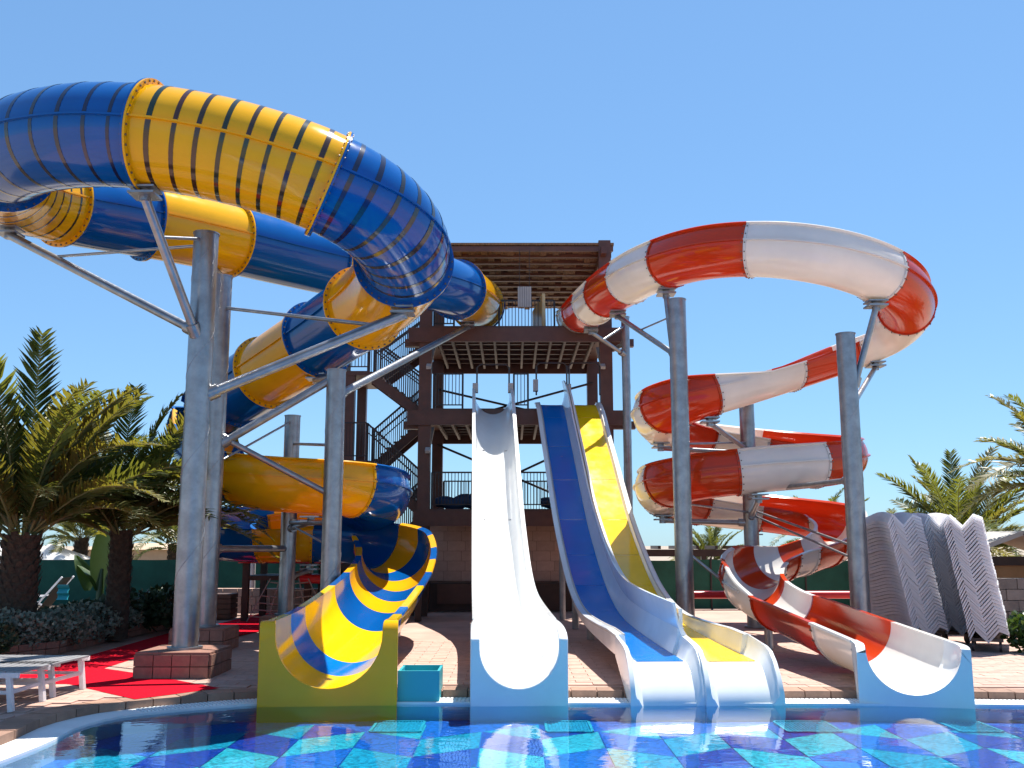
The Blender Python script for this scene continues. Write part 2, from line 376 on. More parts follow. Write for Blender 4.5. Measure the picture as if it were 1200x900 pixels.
# pavers: running bond over the near deck
def inside(p, poly):
    c = False; j = len(poly) - 1
    for i in range(len(poly)):
        xi, yi = poly[i]; xj, yj = poly[j]
        if (yi > p[1]) != (yj > p[1]) and p[0] < (xj - xi) * (p[1] - yi) / (yj - yi) + xi: c = not c
        j = i
    return c
EO = [(p.x, p.y) for p in offset(edge, 0.335)]
pv = MB().box((0, 0, 0), (0.392, 0.192, 0.024)); pme = None; spots = []
for r in range(0, 46):
    y = 9.0 + r * 0.2
    for c in range(-22, 26):
        x = c * 0.4 + (0.2 if r % 2 else 0)
        if abs(x) > 0.56 * y + 0.4: continue
        if any(inside((x + sx * 0.19, y + sy * 0.09), EO) for sx in (-1, 1) for sy in (-1, 1)): continue
        spots.append((y, x))
spots.sort(key=lambda s: s[0] + 0.02 * abs(s[1]))
rest = MB()
for i, (y, x) in enumerate(spots):
    dz = random.uniform(-0.002, 0.002)
    if i < 300:
        if pme is None: pme = pv.build('paver', PAVER, deck); pme.location = (x, y, -0.012 + dz); pme = pme.data
        else:
            o = bpy.data.objects.new('paver', pme); COL.objects.link(o); o.parent = deck; o.location = (x, y, -0.012 + dz)
    else: rest.box((x, y, -0.012 + dz), (0.392, 0.192, 0.024))
o = rest.build('far_pavers', PAVER, deck); o['kind'] = 'stuff'
# overflow ledge and its grating slots
lm = MB(); n = len(edge)
vs = [(p.x, p.y, -0.085) for p in edge] + [(p.x, p.y, -0.085) for p in edge_in] + [(p.x, p.y, -0.5) for p in edge_in]
fs = [(i, n + i, n + i + 1, i + 1)[::1] for i in range(n - 1)] + [(n + i, 2 * n + i, 2 * n + i + 1, n + i + 1) for i in range(n - 1)]
lm.add(vs, fs); ledge = struct(lm.build('pool_ledge', GRATE))
gb = MB()
fine = resample(EDGE, 0.045); fin_o = offset(fine, -0.05); fin_i = offset(fine, -0.30)
for i, (a, b) in enumerate(zip(fin_o, fin_i)):
    if a.y > 11.2: gb.beam((a.x, a.y, -0.079), (b.x, b.y, -0.079), 0.026, 0.010)
o = gb.build('grating_bar', GRATE, ledge); o['kind'] = 'stuff'
# pool floor of coloured mosaic lozenges
def mosaic(name, col):
    m = mat(name, col, 0.35); t = m.node_tree; N = t.nodes; L = t.links; p = N['Principled BSDF']
    tc = N.new('ShaderNodeTexCoord'); v = N.new('ShaderNodeTexVoronoi'); v.distance = 'CHEBYCHEV'; v.inputs['Scale'].default_value = 36; v.inputs['Randomness'].default_value = 0.25
    L.new(tc.outputs['Object'], v.inputs['Vector'])
    mr = N.new('ShaderNodeMapRange'); mr.inputs[3].default_value = 0.6; mr.inputs[4].default_value = 1.5; sx = N.new('ShaderNodeSeparateColor'); L.new(v.outputs['Color'], sx.inputs[0]); L.new(sx.outputs[0], mr.inputs[0])
    h = N.new('ShaderNodeHueSaturation'); h.inputs['Color'].default_value = (*col, 1); L.new(mr.outputs[0], h.inputs['Value']); L.new(h.outputs[0], p.inputs['Base Color']); return m
MOS = [mosaic('navy_mosaic', (0.005, 0.035, 0.30)), mosaic('turquoise_mosaic', (0.008, 0.28, 0.42)), mosaic('azure_mosaic', (0.006, 0.10, 0.46)), mosaic('pale_turquoise_mosaic', (0.03, 0.38, 0.46))]
PFZ = -0.27
pf = struct(sheet('pool_floor', [[(p.x, p.y) for p in offset(edge, -0.34)]], PFZ - 0.01, MOS[2]))
hw, hh = 0.62, 0.42
pin = [(p.x, p.y) for p in offset(edge, -0.38)]
pats = [1, 0, 3, 2]
tri_mesh = {}
for j in range(0, 19):
    for i in range(-9, 11):
        cx, cy = i * 2 * hw + (hw if j % 2 else 0) + 0.3, 4.2 + j * hh
        if abs(cx) > 0.6 * cy + 1: continue
        for sd in (-1, 1):
            pts = [(cx - sd * 0.012 * 0, cy - hh * 0.985), (cx, cy + hh * 0.985), (cx + sd * hw * 0.985, cy)]
            pts = [(cx + sd * 0.006 if p[0] == cx else p[0], p[1]) for p in pts]
            if not all(inside(p, pin) for p in pts):
                continue
            ci = (2 * i + j + (j // 2) + (1 if sd > 0 else 0)) % 4
            key = (sd, pats[ci])
            if key not in tri_mesh:
                mb = MB(); q = [(p[0] - cx, p[1] - cy, 0) for p in pts]
                mb.add(q + [(a, b, -0.008) for a, b, _ in q], [(0, 1, 2) if sd < 0 else (0, 2, 1), (0, 1, 4, 3), (1, 2, 5, 4), (2, 0, 3, 5)])
                ob = mb.build('mosaic_lozenge', MOS[pats[ci]], pf); tri_mesh[key] = ob.data
            else:
                ob = bpy.data.objects.new('mosaic_lozenge', tri_mesh[key]); COL.objects.link(ob); ob.parent = pf
            ob.location = (cx, cy, PFZ)
for a, b in ((438, 495), (640, 692), (915, 976), (1112, 1160)):
    p0, p1 = ground(a, 852.5, PFZ), ground(b, 852.5, PFZ); dr = empty('pool_drain', ((p0.x + p1.x) / 2, p0.y, PFZ), 'pale framed drain grate in the pool floor ' + {438: 'before the yellow mouth', 640: 'between the white slide and the blue lane', 915: 'between the yellow lane and the red chute', 1112: 'beside the red chute mouth'}[a], 'drain', 'drains in the pool floor')
    w, d = p1.x - p0.x, 0.62; c = dr.location
    for sy in (-1, 1): MB().box((c.x, c.y + sy * d / 2, PFZ + 0.012), (w, 0.03, 0.012)).build('frame', MOS[3], dr)
    for sx in (-1, 1): MB().box((c.x + sx * w / 2, c.y, PFZ + 0.011), (0.03, d - 0.04, 0.012)).build('frame', MOS[3], dr)
    MB().box((c.x, c.y, PFZ + 0.003), (w - 0.04, d - 0.04, 0.006)).build('plate', MOS[1], dr)
    bars = MB(); k = int(w / 0.035)
    for i in range(1, k): bars.box((c.x - w / 2 + w * i / k, c.y, PFZ + 0.008), (0.018, d - 0.05, 0.01))
    o = bars.build('grating', MOS[1], dr); o['kind'] = 'stuff'
wm = bpy.data.materials.new('pool_water'); wm.use_nodes = True; t = wm.node_tree; N = t.nodes; L = t.links
for q in list(N): N.remove(q)
out = N.new('ShaderNodeOutputMaterial'); mx = N.new('ShaderNodeMixShader'); tr = N.new('ShaderNodeBsdfTransparent'); gl = N.new('ShaderNodeBsdfGlossy'); fr = N.new('ShaderNodeFresnel')
tr.inputs[0].default_value = (0.72, 0.93, 0.98, 1); gl.inputs['Roughness'].default_value = 0.01; gl.inputs[0].default_value = (1, 1, 1, 1); fr.inputs[0].default_value = 1.45
tc = N.new('ShaderNodeTexCoord'); mp = N.new('ShaderNodeMapping'); mp.inputs['Scale'].default_value = (1.0, 1.6, 1)
n1 = N.new('ShaderNodeTexNoise'); n1.inputs['Scale'].default_value = 1.6; n1.inputs['Detail'].default_value = 3
n2 = N.new('ShaderNodeTexNoise'); n2.inputs['Scale'].default_value = 9; n2.inputs['Detail'].default_value = 2
ad = N.new('ShaderNodeMath'); ad.operation = 'MULTIPLY_ADD'; ad.inputs[1].default_value = 0.16
b = N.new('ShaderNodeBump'); b.inputs['Strength'].default_value = 0.2; b.inputs['Distance'].default_value = 0.02
L.new(tc.outputs['Object'], mp.inputs[0]); L.new(mp.outputs[0], n1.inputs['Vector']); L.new(mp.outputs[0], n2.inputs['Vector'])
L.new(n2.outputs[0], ad.inputs[0]); L.new(n1.outputs[0], ad.inputs[2]); L.new(ad.outputs[0], b.inputs['Height'])
L.new(b.outputs[0], gl.inputs['Normal']); L.new(b.outputs[0], fr.inputs['Normal'])
L.new(fr.outputs[0], mx.inputs[0]); L.new(tr.outputs[0], mx.inputs[1]); L.new(gl.outputs[0], mx.inputs[2]); L.new(mx.outputs[0], out.inputs[0])
struct(sheet('pool_water', [[(p.x, p.y) for p in offset(edge, -0.356)]], WATER, wm))

# ------------------------------------------------------------------ slide tower
TXL, TXR, TYF, TYB = -2.28, 2.48, 25.5, 30.0
Z1, Z2, Z3 = 2.6, 5.2, 7.4
tw = empty('slide_tower', (0.1, 27.7, 0), 'dark red-brown steel slide tower with three open platforms and a thatched roof', 'tower')
for x in (TXL, TXR):
    for y in (TYF, TYB):
        mb = MB().beam((x, y, 0), (x, y, 9.75 if y == TYF else 9.3), 0.32, 0.32, Vector((0, 1, 0))); mb.build('post', BROWN, tw)
def balusters(parent, a, b, h, sp=0.085):
    a, b = Vector(a), Vector(b); up = Vector((0, 0, 1)); mb = MB()
    mb.beam(a + up * h, b + up * h, 0.05, 0.04); mb.beam(a + up * 0.12, b + up * 0.12, 0.035, 0.03)
    ln = (b - a).length
    for f in (0, 1): p = a.lerp(b, f); mb.beam(p, p + up * h, 0.05, 0.05, Vector((0, 1, 0)))
    r = mb.build('railing', DARKRAIL, parent); k = max(2, int(ln / sp)); bm = MB()
    for i in range(1, k):
        p = a.lerp(b, i / k); bm.beam(p + up * 0.12, p + up * h, 0.02, 0.02, Vector((0, 1, 0)))
    o = bm.build('balusters', DARKRAIL, r); o['kind'] = 'stuff'; return r
for lv, z in ((1, Z1), (2, Z2), (3, Z3)):
    MB().box(((TXL + TXR) / 2, (TYF + TYB) / 2, z - 0.03), (TXR - TXL + 0.3, TYB - TYF + 0.3, 0.06)).build('platform', BROWN, tw)
    for y in (TYF - 0.19, TYB + 0.19): MB().box(((TXL + TXR) / 2, y, z - 0.25), (TXR - TXL + (0.9 if lv > 1 else 0.5), 0.07, 0.38)).build('beam', BROWN, tw)
    if lv > 1:
        for i in range(12):
            x = TXL + 0.3 + i * (TXR - TXL - 0.6) / 11
            MB().box((x, (TYF + TYB) / 2, z - 0.30), (0.06, TYB - TYF - 0.4, 0.10)).build('joist', JOIST, tw)
        for i in range(6):
            y = TYF + 0.5 + i * 0.72
            MB().box(((TXL + TXR) / 2, y, z - 0.16), (TXR - TXL - 0.36, 0.06, 0.12)).build('purlin', BROWN, tw)
        for x, sx in ((TXL, 1), (TXR, -1)):
            MB().beam((x + sx * 0.1, TYF - 0.3, z - 1.15), (x + sx * 0.1 + sx * 0.02, TYF + 0.9, z - 0.4), 0.12, 0.08).build('knee_brace', GREYPAINT, tw)
            MB().beam((TXL - 0.55 if sx > 0 else TXR + 0.1, TYF + 0.1, z - 0.42), (TXL + 0.1 if sx > 0 else TXR + 0.75, TYF + 0.1, z - 0.42), 0.2, 0.2).build('beam_stub', BROWN, tw)
for z0, z1 in ((Z1, Z2), (Z2, Z3 - 0.5)):
    for a, b in (((TXL, z1 - 0.5), (TXR, z0 + 0.1)), ((TXL, z0 + 0.1), (TXR, z1 - 0.3))):
        MB().tube([(a[0], TYB - 0.2, a[1]), (b[0], TYB - 0.26 if a[1] < b[1] else TYB - 0.14, b[1])], 0.035, 8).build('cross_rod', DARKRAIL, tw)
balusters(tw, (TXL + 0.25, TYF + 0.05, Z2), (TXL + 0.98, TYF + 0.05, Z2), 0.95)
balusters(tw, (0.05, TYF + 0.05, Z2), (0.42, TYF + 0.05, Z2), 0.95)
balusters(tw, (TXL + 0.2, TYB - 0.02, Z1), (TXR - 0.2, TYB - 0.02, Z1), 1.0)
balusters(tw, (TXL + 0.2, TYF + 0.08, Z1), (TXR - 0.2, TYF + 0.08, Z1), 0.95)
balusters(tw, (0.2, TYB - 0.02, Z3), (TXR - 0.3, TYB - 0.02, Z3), 1.0)
balusters(tw, (-0.35, TYF + 0.5, Z3), (1.15, TYF + 0.5, Z3), 0.85)
balusters(tw, (TXL + 0.2, TYF + 0.1, Z3), (-1.55, TYF + 0.1, Z3), 0.85)
# roof: thatched rows between purlins, lower towards the back
roof = MB().add([(TXL - 0.35, TYF - 0.15, 9.62), (TXR + 0.25, TYF - 0.15, 9.62), (TXR + 0.25, TYB + 0.6, 9.36), (TXL - 0.35, TYB + 0.6, 9.36),
                 (TXL - 0.35, TYF - 0.15, 9.68), (TXR + 0.25, TYF - 0.15, 9.68), (TXR + 0.25, TYB + 0.6, 9.42), (TXL - 0.35, TYB + 0.6, 9.42)],
                [(0, 3, 2, 1)[::-1], (4, 5, 6, 7), (0, 1, 5, 4), (1, 2, 6, 5), (2, 3, 7, 6), (3, 0, 4, 7)]).build('roof', THATCH, tw)
for i in range(11):
    f = i / 10; y = TYF - 0.10 + f * 5.15; z = 9.61 - f * 0.26
    MB().box(((TXL + TXR) / 2 - 0.05, y, z - 0.09), (TXR - TXL + 0.56, 0.09, 0.13)).build('roof_beam', BROWN, roof)
    tb = MB(); k = 30
    for q in range(k):      # ragged hanging edge of the thatch, row by row
        x0 = TXL - 0.33 + q * (TXR - TXL + 0.55) / k; w = (TXR - TXL + 0.55) / k
        tb.box((x0 + w / 2, y + 0.28, z - 0.05 - random.uniform(0, 0.07)), (w * 0.97, 0.34, 0.05), M=Matrix.Rotation(random.uniform(-0.15, 0.15), 3, 'X'))
    o = tb.build('thatch', THATCH, roof); o['kind'] = 'stuff'
for x in (TXL + 0.15, TXR - 0.05): MB().beam((x, TYF - 0.45, 9.40), (x, TYB + 0.5, 9.14), 0.14, 0.2).build('roof_beam', BROWN, roof)
sg = MB().box((0.33, 25.2, 8.15), (0.36, 0.03, 0.56)); sgo = sg.build('hanging_board', GREYPL)
tag(sgo, 'small grey ribbed board hanging under the thatched tower roof', 'board')
for i in range(6): MB().box((0.18 + i * 0.06, 25.18, 8.15), (0.035, 0.02, 0.54)).build('rib', GREYPAINT, sgo)
for x in (0.2, 0.46): MB().tube([(x, 25.2, 8.43), (x, 25.2, 9.5)], 0.008, 6).build('hanger', DARKRAIL, sgo)
# tiled wall under the first platform
MB().box((0.1, 26.4, 1.35), (TXR - TXL - 0.1, 0.2, 2.3)).build('wall', GROUT, tw)
wt = None; wl = tw.children[-1] if False else [c for c in COL.objects if c.name.startswith('wall')][-1]
for r in range(7):
    for c in range(10):
        x = TXL + 0.24 + c * 0.47 + (0.1 if r % 2 else 0); z = 0.88 + r * 0.26
        if x > TXR - 0.1: continue
        if wt is None: ob = MB().box((0, 0, 0), (0.46, 0.03, 0.252)).build('wall_tile', WALLT, wl); wt = ob.data
        else: ob = bpy.data.objects.new('wall_tile', wt); COL.objects.link(ob); ob.parent = wl
        ob.location = (x, 26.288 + random.uniform(-0.003, 0.003), z)
MB().box((0.1, 26.1, 0.36), (TXR - TXL - 0.05, 0.5, 0.70)).build('bench_base', WOODD, tw)
MB().box((TXL + 0.9, 25.83, 0.44), (1.1, 0.04, 0.5)).build('bench_panel', BROWN, tw)
# stairs
stair = empty('stair_flight', (-3.2, 27.2, 0), 'brown steel zigzag staircase with baluster railings left of the slide tower', 'stairs')
LX = -3.85
def flight(a, b, y, w=0.95):
    (x0, z0), (x1, z1) = a, b; n = 8
    for sy in (-w / 2, w / 2): MB().beam((x0, y + sy, z0 - 0.1), (x1, y + sy, z1 - 0.1), 0.05, 0.24).build('stringer', BROWN, stair)
    for i in range(n):
        f = (i + 0.5) / n; MB().box((x0 + (x1 - x0) * f, y, z0 + (z1 - z0) * (i + 1) / n - 0.03), (abs(x1 - x0) / n * 1.1, w - 0.06, 0.05)).build('step', BROWN, stair)
    for sy in (-w / 2, w / 2):
        mb = MB(); A = Vector((x0, y + sy, z0)); B = Vector((x1, y + sy, z1)); up = Vector((0, 0, 1))
        mb.beam(A + up * 0.98, B + up * 0.98, 0.05, 0.05); mb.beam(A + up * 0.75, B + up * 0.75, 0.03, 0.03)
        for f in (0, 1): p = A.lerp(B, f); mb.beam(p, p + up, 0.05, 0.05, Vector((0, 1, 0)))
        r = mb.build('handrail', DARKRAIL, stair); bm = MB()
        for i in range(1, 25): p = A.lerp(B, i / 25); bm.beam(p, p + up * 0.97, 0.018, 0.018, Vector((0, 1, 0)))
        o = bm.build('balusters', DARKRAIL, r); o['kind'] = 'stuff'
YA, YB_ = 26.5, 27.8
flight((TXL - 0.1, Z2), (LX, 6.3), YA); flight((LX, 6.3), (TXL - 0.1, Z3), YB_)
flight((TXL - 0.1, Z1), (LX, 3.9), YA); flight((LX, 3.9), (TXL - 0.1, Z2), YB_)
flight((TXL - 0.1, 0.0), (LX, 1.3), YA - 0.05); flight((LX, 1.3), (TXL - 0.1, Z1), YB_ + 0.05)
for z in (1.3, 3.9, 6.3):
    MB().box((LX - 0.45, 27.15, z - 0.06), (0.95, 2.4, 0.12)).build('landing', BROWN, stair)
    balusters(stair, (LX - 0.9, 26.0, z), (LX - 0.9, 28.3, z), 1.0); balusters(stair, (LX - 0.9, 25.98, z), (LX - 0.02, 25.98, z), 1.0)
for y in (26.1, 28.2): MB().beam((LX - 0.5, y, 0), (LX - 0.5, y, 6.2), 0.26, 0.26, Vector((0, 1, 0))).build('post', BROWN, stair)
# blue foam mats lying on the first platform
for i, (x0, x1) in enumerate(((-2.0, -0.75), (0.75, 2.0))):
    mb = MB(); vs = []; nx, ny = 14, 6
    pts = [((x0 + (x1 - x0) * a / nx), TYF + 0.35, Z1 + 0.18 + 0.06 * math.sin(a * 0.9 + i * 2) * math.sin(math.pi * a / nx) + (0.1 * a / nx if i else 0)) for a in range(nx + 1)]
    mb.tube(pts, [0.1 + 0.09 * math.sin(math.pi * (a + 0.6) / (nx + 1.2)) for a in range(nx + 1)], 12)
    o = mb.build('rolled_mat', BLUEMAT, None, 50)
    tag(o, ('blue rolled mat on the first platform behind the railing, nearer the stairs', 'blue rolled mat on the first platform between the white slide and the blue lane')[i], 'mat', 'rolled mats on the tower')

# ------------------------------------------------------------------ blue and yellow tube slide
TUBE_R = 0.68
TBP = [(561, 359, 27.2), (554, 350, 25.2), (540, 339, 23.4), (500, 326, 21.9), (450, 320, 21.3), (395, 312, 20.8), (335, 297, 20), (270, 281, 19), (215, 268, 18.1), (150, 254, 17.2), (82, 243, 16.5), (20, 226, 15.4), (-18, 200, 14.1), (14, 168, 12.9), (92, 155, 12.35), (175, 159, 12.2), (240, 170, 12.25), (310, 187, 12.35), (380, 210, 12.5), (435, 240, 12.75), (472, 275, 13.3), (480, 308, 14.3), (460, 338, 15.6), (425, 362, 16.8), (385, 391, 17.6), (335, 422, 18.7), (290, 452, 19.6), (262, 470, 20.4), (240, 490, 20.7)]
TB = Path([at(*p) for p in TBP]); TB.smooth(1, keep=(0, 28))
bys = empty('tube_slide', (-2.2, 17.5, 0), 'winding blue and yellow enclosed tube slide ending in a striped open chute at the pool', 'water slide')
for t0, t1, m, nb in ((0.1, 0.4, BLU, 0), (0.4, 1.95, YEL, 0), (1.95, 3.6, BLU, 0), (3.6, 5.0, YEL, 0), (5.0, 7.0, BLU, 0), (7.0, 8.7, YEL, 0), (8.7, 10.2, BLU, 0), (10.2, 12.4, YEL, 7), (12.4, 15.08, BLU, 8), (15.08, 18.15, YEL, 8), (18.15, 20.9, BLU, 8), (20.9, 22.9, YEL, 0), (22.9, 24.2, BLU, 0), (24.2, 25.5, YEL, 0), (25.5, 26.5, BLU, 0), (26.5, 27.3, BLU, 0)):
    tube_section(bys, TB, t0, t1, TUBE_R, m, nb, BANDY if m is YEL else BANDB)
BFP = [(290, 452, 19.6), (262, 470, 20.4), (240, 490, 20.7), (233, 518, 19.8), (250, 544, 18.7), (290, 557, 18.1), (345, 561, 18.0), (400, 563, 18.1), (436, 568, 18.6), (450, 577, 19.6), (440, 588, 20.8), (400, 597, 21.5), (340, 603, 21.8), (290, 608, 21.7), (262, 613, 21.2), (252, 618, 20.4), (265, 621, 19.9), (300, 622, 19.8), (350, 621, 19.8), (400, 622, 20), (440, 626, 20.1), (466, 636, 19.6), (469, 652, 18.5), (454, 674, 17.0), (434, 695, 15.3), (410, 715, 13.5), (391, 727, 12.0), (386, 730, 11.55)]
BF = Path([at(*p) for p in BFP]); BF.smooth(1, keep=(0, 1, 2, 25, 26, 27))
bwall = interp([(21, 0.0), (22.5, 0.02), (24.5, 0.08), (26, 0.12), (27, 0.12)])
for i in range(21, 28): BF.p[i][2] -= bwall(i)
rR = interp([(0, 1), (1.0, 1), (3, 0.8), (14, 0.7), (15.5, 0), (27, 0)]); rL = interp([(0, 1), (1.2, 0.7), (2.2, 0), (17, 0), (19.5, 0.6), (21.2, 0.6), (23, 0)])
for t0, t1, m in ((1.3, 2.35, BLU), (2.35, 3.0, YEL), (3.0, 4.9, BLU), (4.9, 7.5, YEL), (7.5, 10.5, BLU), (10.5, 12.5, YEL), (12.5, 15.5, BLU), (15.5, 17.1, BLU), (17.1, 18.35, YEL), (18.35, 20.2, BLU)):
    flume_section(bys, BF, t0, t1, TUBE_R if t0 < 2 else TUBE_R - 0.05, m, rL, rR)
for t0, t1, m in ((20.2, 20.75, YEL), (20.75, 21.35, BLU), (21.35, 21.95, YEL), (21.95, 22.45, BLU), (22.45, 22.95, YEL), (22.95, 23.7, BLU), (23.7, 24.85, LYE), (24.85, 25.4, LBL), (25.4, 26.2, LYE)):  # lower bands take the brighter lane gelcoats: sunlit tone put into the colour
    flume_section(bys, BF, t0, t1, TUBE_R - 0.01, m, rL, rR, collar=False, name='chute_band', lip=0.09, wall=bwall)
mouth(bys, BF, 26.2, 26.98, TUBE_R - 0.075, YEL, 0.785, 0.15, 0.1, WATER, r_start=TUBE_R - 0.035)

# ------------------------------------------------------------------ red and white open flume
RR = 0.53
RWP = [(674, 372, 26.4), (681, 366, 25), (695, 356, 23.2), (720, 338, 21.2), (765, 308, 18.9), (825, 291, 17.4), (895, 287, 16.8), (965, 296, 16.7), (1025, 314, 17.0), (1060, 338, 17.9), (1068, 362, 19.2), (1050, 384, 20.2), (1012, 400, 20.6), (950, 421, 20.2), (880, 442, 19.5), (820, 459, 19.0), (780, 473, 19.2), (764, 486, 20.1), (778, 499, 21.3), (830, 511, 22), (900, 518, 22.2), (960, 525, 21.9), (992, 532, 21), (990, 538, 20.1), (950, 541, 19.6), (880, 546, 19.5), (815, 554, 19.6), (778, 563, 20), (766, 573, 20.9), (785, 583, 22), (840, 591, 22.6), (910, 597, 22.7), (970, 605, 22.2), (996, 615, 21.3), (985, 628, 20.3), (945, 640, 19.6), (906, 650, 19.2), (880, 661, 18.6), (874, 676, 17.7), (894, 692, 16.7), (936, 706, 15.5), (985, 725, 13.9), (1040, 746, 12.4), (1063, 755, 11.8), (1070, 757, 11.5)]
RW = Path([at(*p) for p in RWP]); RW.smooth(1, keep=(0, 1, 40, 41, 42, 43, 44))
wwall = interp([(39.5, 0.0), (41, 0.02), (42.5, 0.03), (44, 0.03)])
for i in range(40, 45): RW.p[i][2] -= wwall(i)
wR = interp([(0, 0.35), (1, 0.2), (3, 1), (10.5, 1), (13.2, 0), (35.2, 0), (36.6, 0.8), (38.3, 0.8), (39.6, 0.0)]); wL = interp([(0, 0.35), (2.4, 0), (14.0, 0), (15.4, 1), (33, 1), (34.6, 0)])
rws = empty('open_flume_slide', (3.6, 18.5, 0), 'spiralling red and white open flume slide with a white splash mouth at the pool', 'water slide')
for t0, t1, m in ((0.3, 1.1, WHT), (1.1, 1.95, RED), (1.95, 2.6, WHT), (2.6, 3.4, RED), (3.4, 4.35, WHT), (4.35, 5.8, RED), (5.8, 8.25, WHT), (8.25, 10.0, RED), (10.0, 12.3, WHT), (12.3, 13.4, RED), (13.4, 14.9, WHT), (14.9, 16.3, RED), (16.3, 17.7, WHT), (17.7, 18.8, RED), (18.8, 20.0, WHT), (20.0, 21.4, RED), (21.4, 23.8, RED), (23.8, 25.3, WHT), (25.3, 27.1, RED), (27.1, 28.4, WHT), (28.4, 29.5, RED), (29.5, 30.7, WHT), (30.7, 32.3, RED), (32.3, 34.5, WHT), (34.5, 35.3, RED), (35.3, 36.0, WHT), (36.0, 36.8, RED), (36.8, 37.8, WHT), (37.8, 38.4, RED), (38.4, 39.55, WHT), (39.55, 41.25, RED), (41.25, 42.5, WHT)):
    flume_section(rws, RW, t0, t1, RR if t0 < 39 else RR + 0.02, m, wL, wR, lip=0.055, wall=wwall if t0 > 39 else None)
mouth(rws, RW, 42.5, 43.9, 0.515, WHS, 0.615, 0.05, 0.1, WATER)
# white entry tub on the top platform
e0 = MB(); P0 = RW.pos(0.25) + Vector((-0.45, -0.2, 0))
channel(e0, [((P0 + Vector((-0.25 * q, 0.9 * q, 0.02)), Vector((1, 0.28, 0)).normalized(), Vector((0, 0, 1)), Vector((0, 1, 0))), [(-0.42, 0.55 - 0.3 * q), (-0.4, -0.35), (0.4, -0.35), (0.42, 0.55 - 0.3 * q)], [(-0.5, 0.55 - 0.3 * q), (-0.5, -0.45), (0.5, -0.45), (0.5, 0.55 - 0.3 * q)]) for q in (0, 0.5, 1)])
e0.build('entry_tub', CREAM, rws, 35)

# ------------------------------------------------------------------ straight slides
PROF = [(25.9, 5.74), (25.3, 5.72), (24.8, 5.53), (24.2, 5.16), (23.4, 4.55), (22.5, 3.92), (21.5, 3.20), (20.5, 2.52), (19.5, 1.98), (18.6, 1.56), (17.8, 1.26), (17.0, 1.05), (16.2, 0.93), (15.2, 0.86), (14.0, 0.81), (13.0, 0.78), (12.2, 0.76), (11.55, 0.74)]
def straight(x_top, x_end): return Path([(x_end + (x_top - x_end) * (y - 11.55) / (25.3 - 11.55), y, z) for y, z in PROF])
wsl = empty('speed_slide', (0, 18, 0), 'plain white straight speed slide with a wide U-shaped mouth beside the blue lane', 'water slide')
WP = straight(-0.50, 0.085); mb = MB(); st = []
ts, _ = steps(0, 15.2, WP, 0.2)
HW = 0.535
def whiteprof():
    inn = [(-0.455, 0.0), (-0.455, -0.10)] + [(a, b - 0.20) for a, b in arc(0.452, -math.pi / 2, math.pi / 2, 21)] + [(0.455, -0.10), (0.455, 0.0)]
    out = [(-HW, -0.01), (-HW, -0.12)] + [(a, b - 0.20) for a, b in arc(0.50, -math.pi / 2, math.pi / 2, 21)] + [(HW, -0.12), (HW, -0.01)]
    return inn, out
channel(mb, [(WP.frame(t), *whiteprof()) for t in ts]); mb.build('trough', WHS, wsl, 40)
mouth(wsl, WP, 15.2, 16.95, 0.452, WHS, 0.56, 0.20, 0.1, WATER, zoff=-0.20)
# mouth() measures from the U's centre: lower the path for it
for t in (4.0, 6.5, 9.0):
    p = WP.pos(t)
    for sx in (-0.3, 0.3):
        MB().tube([(p.x + sx, p.y + 0.1, 0), (p.x + sx, p.y + 0.1, p.z - 0.62)], 0.06, 12).build('leg', GALV, wsl, 40)
def hoop(parent, x0, x1, y, z0, z1):
    pts = [(x0, y, z0), (x0, y, z1 - 0.08), (x0 + 0.08, y, z1), (x1 - 0.08, y, z1), (x1, y, z1 - 0.08), (x1, y, z0)]
    MB().tube(pts, 0.022, 8).build('grab_hoop', DARKRAIL, parent, 40)
p = WP.pos(1.2); hoop(wsl, p.x - 0.42, p.x + 0.42, p.y + 0.1, p.z - 0.1, 6.35)
for sx in (-0.46, 0.46): MB().box((p.x + sx, p.y + 0.1, p.z + 0.03), (0.14, 0.2, 0.24)).build('end_block', GREYPAINT, wsl)
